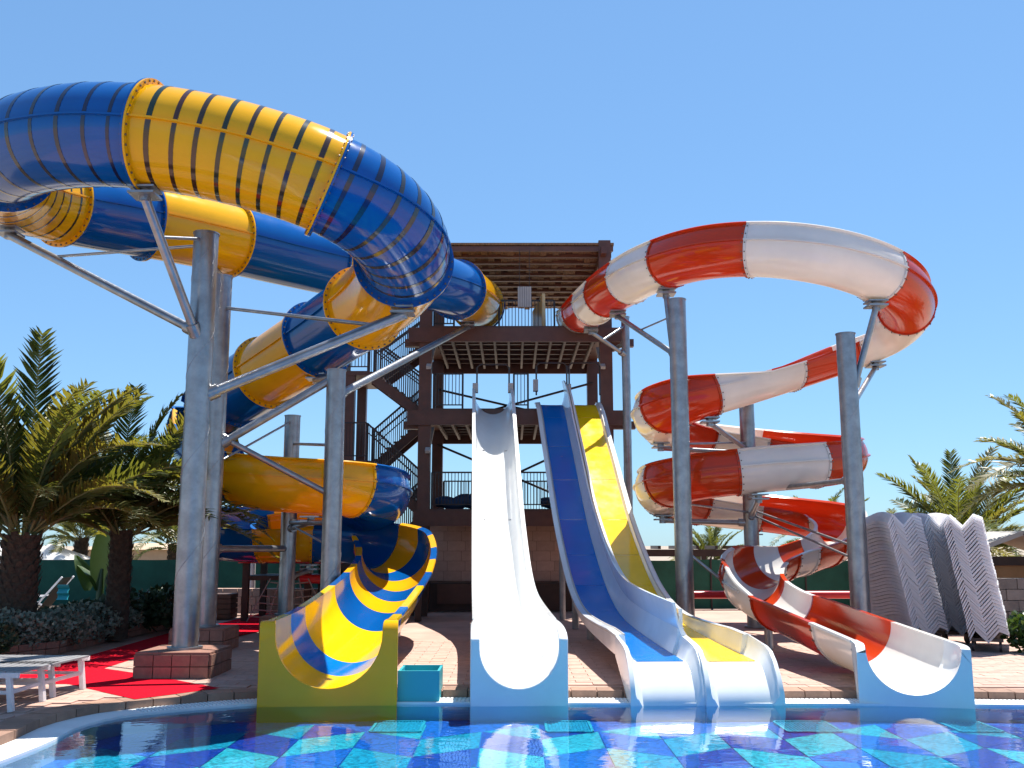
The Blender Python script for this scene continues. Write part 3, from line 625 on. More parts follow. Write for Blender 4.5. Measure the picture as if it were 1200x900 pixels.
def lane(name, label, xt, xe, floor_m, right_m, left_h, right_h, bolted):
    root = empty(name, (xe, 18, 0), label, 'water slide', 'straight lane slides')
    P = straight(xt, xe); ts, _ = steps(0.6, 15.3, P, 0.2)
    fw, hw, dp = 0.285, 0.43, 0.44
    dl, dr_ = (0.0 if bolted else 1.0), (1.0 if bolted else 0.0)      # 1 where the side is the low divider shared with the next lane
    low = interp([(0, -0.37), (9.5, -0.37), (12.5, -0.30), (14.5, -0.20), (18, -0.20)])      # height of the shared divider along the lane
    def inn(t):
        lo = low(t)
        return ([(-hw + 0.05, left_h), (-hw + 0.05, -0.05), (-fw - 0.05, -dp + 0.14), (-fw, -dp)] if bolted else [(-hw, lo), (-hw + 0.03, lo + 0.012), (-fw - 0.04, lo), (-fw, -dp)]) + ([(fw, -dp), (fw + 0.025, lo - 0.01), (fw + 0.06, lo + 0.01), (hw, lo)] if bolted else [(fw, -dp), (fw + 0.07, -dp + 0.18), (hw + 0.06, -0.04), (hw + 0.10, right_h)])
    def out(t):
        lo = low(t)
        return ([(-hw, left_h), (-hw, -0.08), (-hw, -dp + 0.08), (-fw - 0.02, -dp - 0.06)] if bolted else [(-hw, lo - 0.02), (-hw + 0.02, lo - 0.05), (-hw + 0.03, -dp - 0.03), (-fw - 0.02, -dp - 0.06)]) + ([(fw + 0.02, -dp - 0.06), (hw - 0.03, -dp - 0.03), (hw - 0.02, lo - 0.05), (hw, lo - 0.02)] if bolted else [(fw + 0.02, -dp - 0.06), (hw - 0.02, -dp + 0.08), (hw + 0.085, -0.05), (hw + 0.135, right_h)])
    mb = MB(); channel(mb, [(P.frame(t), inn(t), out(t)) for t in ts]); mb.build('trough', WHS, root, 25)
    # coloured floor panels butted at joints
    js = [0.6, 2.9, 4.3, 5.6, 6.9, 8.2, 9.6, 11.2, 13.2, 16.15]
    for a, b in zip(js, js[1:]):
        q = MB(); tt, _ = steps(a + 0.008, b - 0.008, P, 0.2); channel(q, [(P.frame(t), [(-fw + 0.002, -dp + 0.010), (-fw * 0.3, -dp + 0.006), (fw * 0.3, -dp + 0.006), (fw - 0.002, -dp + 0.010)], [(-fw + 0.002, -dp + 0.003), (-fw * 0.3, -dp + 0.002), (fw * 0.3, -dp + 0.002), (fw - 0.002, -dp + 0.003)]) for t in tt]); q.build('lane_panel', floor_m, root, 25)
        if right_m:
            q = MB(); tt, _ = steps(a + 0.008, min(b, 15.25) - 0.008, P, 0.2)
            channel(q, [(P.frame(t), [(fw + 0.042, -dp + 0.13), (fw + 0.064, -dp + 0.19), (hw + 0.044, -0.05), (hw + 0.082, right_h - 0.04)], [(fw + 0.048, -dp + 0.128), (fw + 0.070, -dp + 0.187), (hw + 0.049, -0.048), (hw + 0.087, right_h - 0.04)]) for t in tt]); q.build('side_panel', right_m, root, 25)
    for off, z in (((fw + 0.03, None),) if bolted else ((fw + 0.05, -dp + 0.15), (hw + 0.0, -0.12), (-fw - 0.045, None))):
        q = MB(); q.tube([P.frame(t)[0] + P.frame(t)[1] * off + P.frame(t)[2] * (low(t) + 0.005 if z is None else z) for t in ts], 0.011, 6); q.build('edge_strip', GREYPAINT, root, 40)
    if bolted:
        bb = MB(); tt, _ = steps(1.0, 14.3, P, 0.17)
        for t in tt:
            o, r, u, d = P.frame(t); c = o - r * hw - u * 0.34; bb.tube([c, c - r * 0.02], 0.016, 6)
            c = o - r * hw - u * 0.22; bb.tube([c, c - r * 0.02], 0.013, 6)
        b = bb.build('flange_bolts', BOLT, root); b['kind'] = 'stuff'
    # splash mouth: low flared white sill under the lane
    q = MB(); st = []
    for i in range(9):
        f = i / 8; t = 15.302 + 1.68 * f; fr = P.frame(t); zb = WATER - 0.2 - fr[0].z
        f2 = max(0.0, (f - 0.55) / 0.45); h = -0.20 - 0.10 * f - 0.42 * f2 ** 1.6; fl = -dp - 0.44 * f2 ** 1.5; g = 0.02 * f
        st.append((fr, [(-hw + 0.035, h), (-hw + 0.05, h - 0.05), (-fw - 0.075, fl + 0.10), (-fw - 0.02, fl), (fw + 0.02, fl), (fw + 0.075, fl + 0.10), (hw - 0.05, h - 0.05), (hw - 0.035, h)],
                   [(-hw - g, h - 0.01), (-hw - 0.005 - g, h - 0.1), (-hw - 0.005 - g, -0.46 + (zb + 0.5) * f * 0.9), (-hw + 0.05, min(fl - 0.05, -0.5 + (zb + 0.5) * f)), (hw - 0.05, min(fl - 0.05, -0.5 + (zb + 0.5) * f)), (hw + 0.005 + g, -0.46 + (zb + 0.5) * f * 0.9), (hw + 0.005 + g, h - 0.1), (hw + g, h - 0.01)]))
    channel(q, st); q.build('mouth', WHS, root, 30)
    p = P.pos(1.2); hoop(root, p.x - 0.4, p.x + 0.4, p.y + 0.15, p.z - 0.15, 6.4)
    MB().box((p.x - 0.42, p.y + 0.12, p.z + (0.1 if bolted else -0.02)), (0.13, 0.2, 0.3)).build('end_block', GREYPAINT, root)
    for t in (4.5, 7.0, 9.5):
        p = P.pos(t); MB().tube([(p.x, p.y + 0.1, 0), (p.x, p.y + 0.1, p.z - 0.5)], 0.07, 12).build('leg', GALV, root, 40)
    return root
lane('lane_slide', 'straight blue-floored lane slide with a white bolted side wall, left of the yellow lane', 1.03, 1.80, LBL, None, 0.12, 0.03, True)
lane('lane_slide', 'straight yellow-floored lane slide with a cream right-hand wall beside the blue lane', 1.89, 2.66, LYE, CREAM, 0.0, 0.20, False)

# ------------------------------------------------------------------ steel support poles with their arms
def plinth(p, w, h, label):
    root = empty('tiled_plinth', (p.x, p.y, 0), label, 'plinth', 'plinths under the steel poles')
    MB().box((p.x, p.y, h / 2), (w - 0.05, w - 0.05, h)).build('core', GROUT, root)
    MB().box((p.x, p.y, h + 0.012), (w + 0.01, w + 0.01, 0.03)).build('cap', BRICK, root)
    n = 4; tw_ = w / n; rows = 2
    for sd in range(4):
        M = Matrix.Rotation(sd * math.pi / 2, 3, 'Z')
        for r in range(rows):
            for c in range(n):
                q = M @ Vector((-w / 2 + tw_ * (c + 0.5), -w / 2, 0)); MB().box((p.x + q.x, p.y + q.y, h * (r + 0.5) / rows), (tw_ - 0.012, 0.05, h / rows - 0.012), M=M).build('tile', BRICK, root)
    return h + 0.027
def pole(label, base, r, ztop, arms=(), pl=None):
    root = empty('support_pole', (base.x, base.y, 0), label, 'pole', 'steel poles carrying the slides')
    z0 = plinth(base, *pl) if pl else 0.0
    MB().tube([(base.x, base.y, z0), (base.x, base.y, ztop)], r, 32).build('pole', GALV, root, 40)
    MB().tube([(base.x, base.y, ztop - 0.002), (base.x, base.y, ztop + 0.018)], r + 0.012, 32).build('cap', GALV, root, 40)
    MB().tube([(base.x, base.y, z0), (base.x, base.y, z0 + 0.03)], r + 0.06, 24).build('base_plate', GALV, root, 40)
    wb = MB(); pts = []; k = int((ztop - z0) / 1.45 * 24)      # spiral weld
    for i in range(k): a = i / 24 * 2 * math.pi; pts.append((base.x + r * math.cos(a), base.y + r * math.sin(a), z0 + 0.1 + i / 24 * 1.4))
    pts = [q for q in pts if q[2] < ztop - 0.05]
    wb.tube(pts, 0.005, 5); wb.build('weld_seam', WELD, root, 40)
    for a in arms:
        A, B, ar = Vector(a[0]), Vector(a[1]), a[2]
        d = (B - A).normalized(); 
        m = MB().tube([A, B], ar, 14).build('arm' if ar > 0.035 else 'tie_rod', GALV, root, 40)
        if ar > 0.035: MB().tube([A - d * 0.02, A + d * 0.16], ar + 0.03, 14).build('clamp', GALV, m, 40)
        if len(a) > 3:      # saddle under the trough
            c = Vector(a[3]); s = MB(); w = 0.30
            x = (c - B); x.z = 0; x = Vector((1, 0, 0)) if len(a) < 5 else Vector(a[4])
            y = Vector((0, 0, 1)).cross(x)
            s.box(B + Vector((0, 0, 0.02)), (0.34, 0.34, 0.03)); s.box(B + Vector((0, 0, 0.1)), (0.34, 0.34, 0.025))
            s.tube([B - Vector((0, 0, 0.06)), B + Vector((0, 0, 0.12))], 0.07, 12); s.build('saddle', GALV, m, 40)
    return root
def under(path, t, r, gap=0.14): q = path.pos(t); return Vector((q.x, q.y, q.z - r - gap))
def onpole(b, z, toward, r):
    d = Vector((toward.x - b.x, toward.y - b.y, 0)).normalized(); return Vector((b.x + d.x * r * 0.7, b.y + d.y * r * 0.7, z))
def xy(px, py, Y): q = at(px, py, Y); return Vector((q.x, q.y, 0))
A_ = xy(225, 600, 13.5); B_ = xy(247, 600, 16.6); C_ = xy(390, 580, 16.9); D_ = xy(339, 600, 18.95)
E_ = xy(799, 560, 18.3); F_ = xy(1000, 560, 17.2); G_ = xy(878, 560, 21.0); H_ = xy(734, 450, 24.6)
def zat(px, py, Y): return at(px, py, Y).z
tA1 = under(TB, 15.05, TUBE_R); tA2 = under(TB, 11.3, TUBE_R); tA3 = under(TB, 20.95, TUBE_R); tT1 = under(TB, 1.3, TUBE_R); tC = under(TB, 24.2, TUBE_R, 0.06)
zA = zat(243, 275, 13.5)
a1 = onpole(A_, zat(232, 392, 13.4), tA1, 0.17); a2 = onpole(A_, zat(215, 385, 13.4), tA2, 0.17); a3 = onpole(A_, zat(255, 462, 13.5), tA3, 0.17)
pole('tall galvanised pole nearest the pool, on a plinth over the red carpet', A_, 0.172, zA,
     [(a1, tA1, 0.065, tA1), (a2, tA2, 0.065, tA2), (a3, tA3, 0.075, tA3), (onpole(A_, zA - 0.15, tA2, .17), a2.lerp(tA2, 0.75), 0.022), (onpole(A_, zA - 0.1, tA1, .17), a1.lerp(tA1, 0.72), 0.022)], (0.95, 0.30, 'square tiled plinth standing on the red carpet nearest the pool'))
zB = zat(263, 325, 16.6); b2 = under(TB, 7.4, TUBE_R)
zC = tC.z - 0.02
bc = Vector((C_.x, C_.y, zC - 0.1))
pole('tall galvanised pole standing directly behind the one nearest the pool', B_, 0.172, zB,
     [(onpole(B_, zB - 0.3, b2, .17), b2, 0.05, b2), (onpole(B_, zat(264, 520, 16.6), bc, .17), bc, 0.07), (onpole(B_, zat(272, 512, 16.6), C_, .17), onpole(C_, zat(378, 577, 16.9), B_, .17), 0.05),
      (onpole(B_, zat(265, 362, 16.6), tA3, .17), a3.lerp(tA3, 0.86), 0.03), (onpole(B_, zat(258, 643, 16.6), D_, .17), onpole(D_, zat(335, 643, 18.9), B_, .15), 0.06)], (0.85, 0.34, 'tiled plinth half hidden behind the nearest pole'))
c1 = onpole(C_, zat(405, 462, 16.9), tT1, .16)
pole('galvanised pole under the lower tube bend, behind the striped chute', C_, 0.165, zC,
     [(c1, tT1, 0.07, tT1), (Vector((C_.x, C_.y, zC - 0.1)), tC + Vector((0, 0, -0.02)), 0.08, tC), (onpole(C_, zat(380, 612, 16.9), D_, .16), onpole(D_, zat(345, 612, 18.9), C_, .15), 0.05), (onpole(C_, zat(385, 640, 16.9), D_, .16), onpole(D_, zat(345, 615, 18.9), C_, .15), 0.018)])
dF = under(BF, 6.4, TUBE_R, 0.10); dB = under(BF, 18.3, TUBE_R, 0.10); zD = zat(341, 488, 18.95)
pole('shorter galvanised pole in the middle of the blue and yellow spiral', D_, 0.148, zD,
     [(onpole(D_, dF.z - 0.1, dF, .14), dF, 0.05, dF), (onpole(D_, dB.z - 0.1, dB, .14), dB, 0.05, dB), (Vector((D_.x, D_.y, zat(341, 520, 18.95))), onpole(C_, zat(378, 521, 16.9), D_, .16), 0.028), (onpole(D_, zD - 0.1, A_, .1), Vector((B_.x, B_.y, zat(255, 545, 16.6))), 0.02), (onpole(D_, zat(335, 590, 18.9), A_, .1), Vector((B_.x, B_.y, zat(258, 605, 16.6))), 0.02)], (0.75, 0.36, 'tiled plinth under the pole in the middle of the blue and yellow spiral'))
e1 = under(RW, 4.25, RR); e2 = under(RW, 3.0, RR); ea = onpole(E_, zat(797, 447, 18.3), e1, .16); eb = onpole(E_, zat(787, 415, 18.3), e2, .16)
zE = zat(795, 352, 18.3); e3 = under(RW, 26.4, RR, 0.08); e4 = under(RW, 15.6, RR, 0.08)
pole('galvanised pole beside the yellow lane, carrying the near red arc', E_, 0.165, zE,
     [(ea, e1, 0.055, e1), (eb, e2, 0.055, e2), (onpole(E_, zE - 0.25, H_, .16), eb.lerp(e2, 0.6), 0.018), (onpole(E_, zE - 0.3, e1, .16), ea.lerp(e1, 0.7), 0.018), (onpole(E_, zat(800, 650, 18.3), RW.pos(37.5), .16), under(RW, 37.6, RR, 0.05), 0.03)])
f1 = under(RW, 8.1, RR); f2 = under(RW, 11.6, RR); fa = onpole(F_, zat(1003, 452, 17.2), f1, .17); zF = zat(993, 392, 17.2)
f3 = under(RW, 22.9, RR, 0.1)
pole('galvanised pole at the right end of the red and white spiral', F_, 0.165, zF,
     [(fa, f1, 0.055, f1), (onpole(F_, zat(1010, 478, 17.2), f2, .17), f2, 0.05, f2), (onpole(F_, f3.z - 0.02, G_, .16), onpole(G_, f3.z - 0.02, F_, .15), 0.05)])
g1 = under(RW, 14.9, RR); g2 = under(RW, 24.9, RR); g3 = under(RW, 28.2, RR, 0.1); g4 = under(RW, 17.3, RR, 0.1); g5 = under(RW, 30.6, RR, 0.1)
zG = zat(873, 472, 21.0) + 0.4
pole('galvanised pole standing inside the red and white spiral', G_, 0.158, zG,
     [(onpole(G_, g1.z - 0.35, g1, .15), g1, 0.05, g1), (onpole(G_, g2.z - 0.3, g2, .15), g2, 0.05, g2), (onpole(G_, g3.z - 0.05, g3, .15), g3, 0.055, g3), (onpole(G_, g4.z - 0.05, g4, .15), g4, 0.05, g4), (onpole(G_, g5.z - 0.05, g5, .15), g5, 0.05, g5),
      (onpole(G_, zat(880, 598, 21), F_, .15), onpole(F_, zat(990, 640, 17.2), G_, .15), 0.022), (onpole(G_, zat(880, 604, 21), F_, .15), onpole(F_, zat(985, 655, 17.2), G_, .15), 0.022), (onpole(G_, g1.z - 0.2, E_, .1), onpole(E_, zat(800, 520, 18.3), G_, .1), 0.02), (onpole(G_, g2.z - 0.2, E_, .1), onpole(E_, zat(800, 590, 18.3), G_, .1), 0.02)])
h1 = under(RW, 1.75, RR)
pole('thin grey pole close to the right side of the tower', H_, 0.105, zat(733, 372, 24.6),
     [(onpole(H_, zat(731, 416, 24.6), h1, .1), h1, 0.05, h1), (onpole(H_, zat(733, 383, 24.6), h1, .1), h1.lerp(onpole(H_, zat(731, 416, 24.6), h1, .1), 0.35), 0.03), (Vector((H_.x, H_.y, zat(733, 402, 24.6))), Vector((TXR + 0.2, TYF, zat(733, 402, 24.6))), 0.06)])
p40 = RW.pos(39.0)
MB().tube([(p40.x, p40.y, 0), (p40.x, p40.y, p40.z - RR - 0.02)], 0.07, 14).build('leg', GALV, rws, 40)
p21 = BF.pos(21.6); MB().tube([(p21.x, p21.y, 0), (p21.x, p21.y, p21.z - TUBE_R - 0.02)], 0.1, 14).build('leg', GALV, bys, 40)

# ------------------------------------------------------------------ red carpet, planter, hedge
def poly_px(pts, z): return [tuple(ground(x, y, z)[:2]) for x, y in pts]
crp = sheet('red_carpet', [poly_px([(258, 806), (158, 819), (78, 801), (0, 801), (-60, 801), (-60, 790), (0, 788), (75, 776), (125, 762), (200, 741), (246, 733), (312, 717), (362, 717), (322, 735), (272, 747), (212, 757), (150, 774), (122, 783), (170, 790)], 0.006)], 0.004, CARPET)
tag(crp, 'bright red carpet runner laid over the pink paving by the plinths', 'carpet')
kerb = [ground(-80, 793), ground(0, 775), ground(65, 767), ground(125, 752), ground(200, 736), ground(248, 728)]
bed = empty('planter_kerb', tuple(kerb[2]), 'low brick kerb of the plant bed beside the red carpet', 'kerb')
bmesh_brick = None
for a, b in zip(kerb, kerb[1:]):
    ln = (b - a).length; k = max(1, int(ln / 0.24)); d = (b - a).normalized(); ang = math.atan2(d.y, d.x)
    for r in range(2):
        for i in range(k):
            c = a.lerp(b, (i + 0.5) / k); M = Matrix.Translation((c.x, c.y, 0.055 + r * 0.105)) @ Matrix.Rotation(ang, 4, 'Z') @ Matrix.Diagonal((ln / k - 0.012, 1, 1, 1))
            if bmesh_brick is None: bmesh_brick = MB().box((0, 0, 0), (1, 0.13, 0.095)).build('brick', BRICK).data; bpy.data.objects.remove([o for o in COL.objects if o.name.startswith('brick')][-1])
            link_copy('brick', bmesh_brick, bed, M)
sl = [tuple(p[:2]) for p in kerb] + [(-7, 27), (-16, 27), (-16, 13)]
struct(sheet('plant_bed', [[(x - 0.05, y + 0.1) for x, y in sl]], 0.12, SOIL))
def leaf_cloud(mb, c, rad, n, size, flat=0.6, rng=random):
    for _ in range(n):
        while True:
            q = Vector((rng.uniform(-1, 1), rng.uniform(-1, 1), rng.uniform(-1, 1)))
            if 0.25 < q.length < 1: break
        p = Vector(c) + Vector((q.x * rad[0], q.y * rad[1], q.z * rad[2])); s = size * rng.uniform(0.6, 1.4)
        a = Vector((rng.uniform(-1, 1), rng.uniform(-1, 1), rng.uniform(-0.3, 1))).normalized(); b = a.cross(Vector((rng.uniform(-1, 1), rng.uniform(-1, 1), rng.uniform(-1, 1)))).normalized()
        mb.add([p - b * s * 0.3, p + a * s * 0.5 + b * s * 0.0 - b * s * 0.35, p + a * s, p + a * s * 0.5 + b * s * 0.35], [(0, 1, 2, 3)])
def shrub(name, label, c, rad, n, size, m, group=None, cat='shrub', stems=5):
    root = empty(name, (c[0], c[1], 0.12), label, cat, group); mb = MB(); leaf_cloud(mb, c, rad, n, size); mb.build('foliage', m, root)
    sb = MB()
    for i in range(stems):
        a = i * 2.4; sb.tube([(c[0], c[1], 0.08), (c[0] + math.cos(a) * rad[0] * 0.6, c[1] + math.sin(a) * rad[1] * 0.6, c[2] + rad[2] * 0.3)], 0.012, 5)
    sb.build('stem', TRUNK, root); return root
hw_words = ['nearest the loungers, in the frame corner', 'beside the two white loungers', 'just before the thick palm trunk', 'below the thick palm trunk', 'right of the pink flowers', 'below the banana leaf', 'between the two palm trunks', 'below the slimmer palm trunk', 'nearest the tall pole']
for i in range(9):
    f = i / 8; s = f * 4.0; k = min(int(s), 3); c = kerb[k].lerp(kerb[k + 1], s - k); c += Vector((-0.18, 0.42, 0))
    shrub('border_shrub', 'low silvery border shrub behind the brick kerb, ' + hw_words[i], (c.x, c.y, 0.36), (0.62, 0.42, 0.26 + 0.05 * (i % 3)), 1500, 0.07, SILVER if i not in (0, 1, 7) else HEDGE, 'shrubs along the kerb')
c = ground(44, 752); c.y += 0.5; shrub('flower_clump', 'small clump of pink flowers at the foot of the thick palm', (c.x, c.y, 0.42), (0.2, 0.2, 0.12), 160, 0.06, PINKF, cat='flowers')
dk = ['between the deck chair and the banana plant', 'under the banana leaf', 'beside the slimmer palm trunk', 'behind the slimmer palm trunk', 'at the far end of the bed near the crate']
for i, (px, py, Y, rx, rz) in enumerate(((64, 735, 17.3, 0.45, 0.26), (98, 728, 18.2, 0.6, 0.3), (130, 722, 18.6, 0.5, 0.32), (165, 715, 19.5, 0.7, 0.38), (200, 708, 20.5, 0.6, 0.42))):
    c = at(px, py, Y); shrub('dark_shrub', 'dark green leafy shrub ' + dk[i], (c.x, c.y, 0.12 + rz * 0.8), (rx, 0.5, rz), 1300, 0.12, HEDGE, 'dark shrubs in the bed')
# banana plant with broad leaves
c = ground(100, 738); ban = empty('banana_plant', (c.x, c.y + 0.6, 0.1), 'banana plant with broad upright leaves in front of the green screen', 'plant'); bx, by = c.x, c.y + 0.6
MB().tube([(bx, by, 0.1), (bx, by, 0.9), (bx + 0.02, by, 1.2)], [0.1, 0.07, 0.04], 10).build('stem', LEAF, ban, 50)
for (dx, h, w, tw_, lean) in ((0.0, 1.45, 0.23, 0.1, 0.05), (-0.25, 0.8, 0.16, 0.6, -0.3), (0.2, 0.9, 0.15, -0.6, 0.25), (-0.05, 0.7, 0.14, 1.2, -0.5)):
    mb = MB(); k = 12; vs = []
    for i in range(k + 1):
        f = i / k; ww = w * math.sin(math.pi * min(0.98, 0.06 + f * 0.94)) ** 0.6; x = bx + dx + lean * f * f; z = 0.75 + h * f - 0.25 * abs(lean) * f * f; y = by - 0.1 * f + 0.12 * f * f
        ca, sa = math.cos(tw_), math.sin(tw_)
        for q in (-1, 0, 1): vs.append((x + q * ww * ca, y + q * ww * sa - abs(q) * 0.05, z))
    mb.add(vs, [(i * 3 + j, i * 3 + j + 1, i * 3 + j + 4, i * 3 + j + 3) for i in range(k) for j in range(2)]); mb.build('leaf', LEAF, ban, 60)

# ------------------------------------------------------------------ palms
def frond_mesh(L, droop, m, seed, leaflets=58, ll=0.46):
    rg = random.Random(seed); mb = MB(); k = leaflets
    def P(f): return Vector((L * (f - 0.16 * f * f * droop), 0, L * (-0.5 * droop * f * f * f) ))
    for i in range(k):
        f = 0.12 + 0.88 * i / (k - 1); p = P(f); t = (P(min(1, f + 0.02)) - P(f - 0.02)).normalized(); le = ll * (math.sin(math.pi * (0.10 + 0.86 * f)) ** 0.6) * rg.uniform(0.8, 1.15) + 0.06
        for sd in (-1, 1):
            side = Vector((0, sd, 0)); upv = t.cross(side) * sd
            upv = Vector((0, 0, 1))
            d = (t * 0.75 + side * rg.uniform(0.5, 0.85) + upv * rg.uniform(0.0, 0.55)).normalized(); w = t * 0.026 * (1 + 0.3 * rg.random()); e = p + d * le + Vector((0, 0, -0.10 * le * rg.random() - 0.12 * le)); mdl = p + d * le * 0.5 + Vector((0, 0, 0.01))
            mb.add([p - w * 0.6, p + w * 0.6, mdl + w, e, mdl - w], [(0, 1, 2, 3, 4)])
    o = mb.build('frond', m); me = o.data; bpy.data.objects.remove(o)
    sb = MB(); sb.tube([P(f / 8) for f in range(9)], [0.022 - 0.0022 * f for f in range(9)], 5); o = sb.build('stalk', RACHIS, None, 60); sm = o.data; bpy.data.objects.remove(o)
    return me, sm
FR = {}
def palm(label, base, zc, rt, fr, mats, seed, group='palm trees round the pool', lean=0.0, trunk=True):
    rg = random.Random(seed); root = empty('palm_tree', (base.x, base.y, 0), label, 'palm tree', group)
    z0 = -0.75 if base.y > 27 else 0.05
    mb = MB(); k = 14; pts = [(base.x + lean * (i / k) ** 2, base.y, z0 + (zc - z0) * i / k) for i in range(k + 1)]
    mb.tube(pts, [rt * (1.08 - 0.1 * i / k + 0.10 * (i == k)) for i in range(k + 1)], 18); tr_ = mb.build('trunk', TRUNK, root, 60)
    hs = MB()          # old leaf bases spiralling round the trunk
    nn = int((zc - z0) / 0.075) * 7
    for i in range(nn):
        f = i / nn; a = i * 2.399; z = z0 + (zc - z0) * f; rr = rt * 1.03; x = base.x + lean * f * f
        c = Vector((x + rr * math.cos(a), base.y + rr * math.sin(a), z)); e = Vector((math.cos(a), math.sin(a), 0)); s = Vector((-math.sin(a), math.cos(a), 0)); h = rt * 0.34
        hs.add([c - s * h * 0.7, c + s * h * 0.7, c + e * h * 0.55 + Vector((0, 0, h * 1.1)) + s * h * 0.3, c + e * h * 0.55 + Vector((0, 0, h * 1.1)) - s * h * 0.3, c + Vector((0, 0, h * 0.9))], [(0, 1, 2, 3), (3, 2, 4)])
    o = hs.build('leaf_bases', TRUNK, tr_); o['kind'] = 'stuff'
    top = Vector((base.x + lean, base.y, zc))
    for i, (az, el, ln, dr) in enumerate(fr):
        m = mats[rg.randrange(len(mats))]; key = (m.name, round(dr * 2), i % 3)
        if key not in FR: FR[key] = frond_mesh(1.0 * 3.0, dr, m, hash(key) % 9999 if False else int(dr * 100) + i)
        me, sm = FR[key]; sc = ln / 3.0
        M = Matrix.Translation(top + Vector((math.cos(az) * rt * 0.6, math.sin(az) * rt * 0.6, rg.uniform(-0.15, 0.1)))) @ Matrix.Rotation(az, 4, 'Z') @ Matrix.Rotation(-el, 4, 'Y') @ Matrix.Rotation(rg.uniform(-0.5, 0.5), 4, 'X') @ Matrix.Scale(sc, 4)
        f = link_copy('frond', me, root, M)
        s = bpy.data.objects.new('stalk', sm); COL.objects.link(s); s.parent = f
    return root
def crown(seed, n, lmin, lmax, lo=3):
    rg = random.Random(seed); out = []
    for i in range(n):
        az = i * 2.399 + rg.uniform(-0.2, 0.2); f = i / n
        el = R(80 - (80 - lo) * f ** 0.9 + rg.uniform(-8, 8)); out.append((az, el, rg.uniform(lmin, lmax), 0.35 + 0.75 * f + rg.uniform(-0.1, 0.1)))
    return out
q = at(21, 690, 16.0); palm('palm with a thick trunk beside the white loungers and gazebo', Vector((q.x, 16.0, 0)), 1.85, 0.28, crown(3, 36, 2.3, 3.3, 24) + [(R(20), R(70), 3.0, 0.7), (R(-20), R(58), 2.9, 1.0), (R(-60), R(84), 3.3, 0.15), (R(10), R(36), 2.6, 1.1), (R(30), R(62), 3.1, 1.1)], [FROND1, FROND2, FROND1, FROND2], 3)
q = at(142, 640, 17.8); palm('slimmer palm with a dense drooping crown behind the tall pole', Vector((q.x, 17.8, 0)), 1.95, 0.19, crown(5, 46, 1.9, 2.8, 16) + [(R(5), R(35), 2.9, 0.9), (R(-15), R(28), 2.8, 1.0), (R(15), R(18), 2.7, 0.9), (R(-5), R(60), 2.9, 1.0)], [FROND2, FROND1, FROND2, FROND1], 5)
q = at(95, 640, 30); palm('distant palm showing between the two left-hand palms', Vector((q.x, 30, 0)), 1.9, 0.2, crown(8, 24, 1.6, 2.2), [FROND1, FROND2], 8)
q = at(205, 640, 31); palm('distant palm low behind the tall pole, over the tan house', Vector((q.x, 31, 0)), 1.7, 0.2, crown(9, 22, 1.5, 2.2), [FROND1], 9)
q = at(1128, 640, 26); palm('palm rising behind the stacked white loungers', Vector((q.x, 26, 0)), 1.5, 0.26, crown(11, 30, 2.2, 3.0) + [(R(110), R(68), 3.0, 0.2), (R(80), R(80), 3.0, 0.2), (R(20), R(62), 3.0, 0.35)], [FROND1, FROND2], 11)
q = at(1050, 640, 27.5); palm('bushy low palm behind the left end of the stacked loungers', Vector((q.x, 27.5, 0)), 1.2, 0.24, crown(13, 30, 1.5, 2.1), [FROND1, FROND2], 13)
q = at(1262, 600, 21); palm('palm whose pale fronds reach in at the frame edge over the hut', Vector((q.x, 21, 0)), 2.9, 0.24, crown(15, 34, 2.0, 2.6), [FROND2, FROND1], 15)
q = at(832, 650, 31); palm('small palm seen between the yellow lane and the red flume', Vector((q.x, 31, 0)), 1.25, 0.18, crown(17, 30, 1.1, 1.5), [FROND1], 17)
q = at(965, 640, 36); palm('far palm tip behind the red and white spiral', Vector((q.x, 36, 0)), 1.6, 0.2, crown(19, 20, 2.0, 2.6), [FROND1], 19)

# ------------------------------------------------------------------ stacked white loungers
def lounger_shell():
    mb = MB(); W_ = [(-0.29, -0.08), (-0.20, 0.08), (-0.02, -0.11), (0.15, 0.08), (0.29, 0.02)]; th = 0.045; st = []
    for i in range(9):
        f = i / 8; y = f * 1.75; z = 0.05 * math.sin(f * 5.5); st.append(((Vector((0, y, z)), Vector((1, 0, 0)), Vector((0, 0, 1)), Vector((0, 1, 0))), [(x, b + th) for x, b in W_], W_))
    channel(mb, st)
    return mb.build('lounger', WPLAST)
base_l = lounger_shell(); LME = base_l.data; bpy.data.objects.remove(base_l)
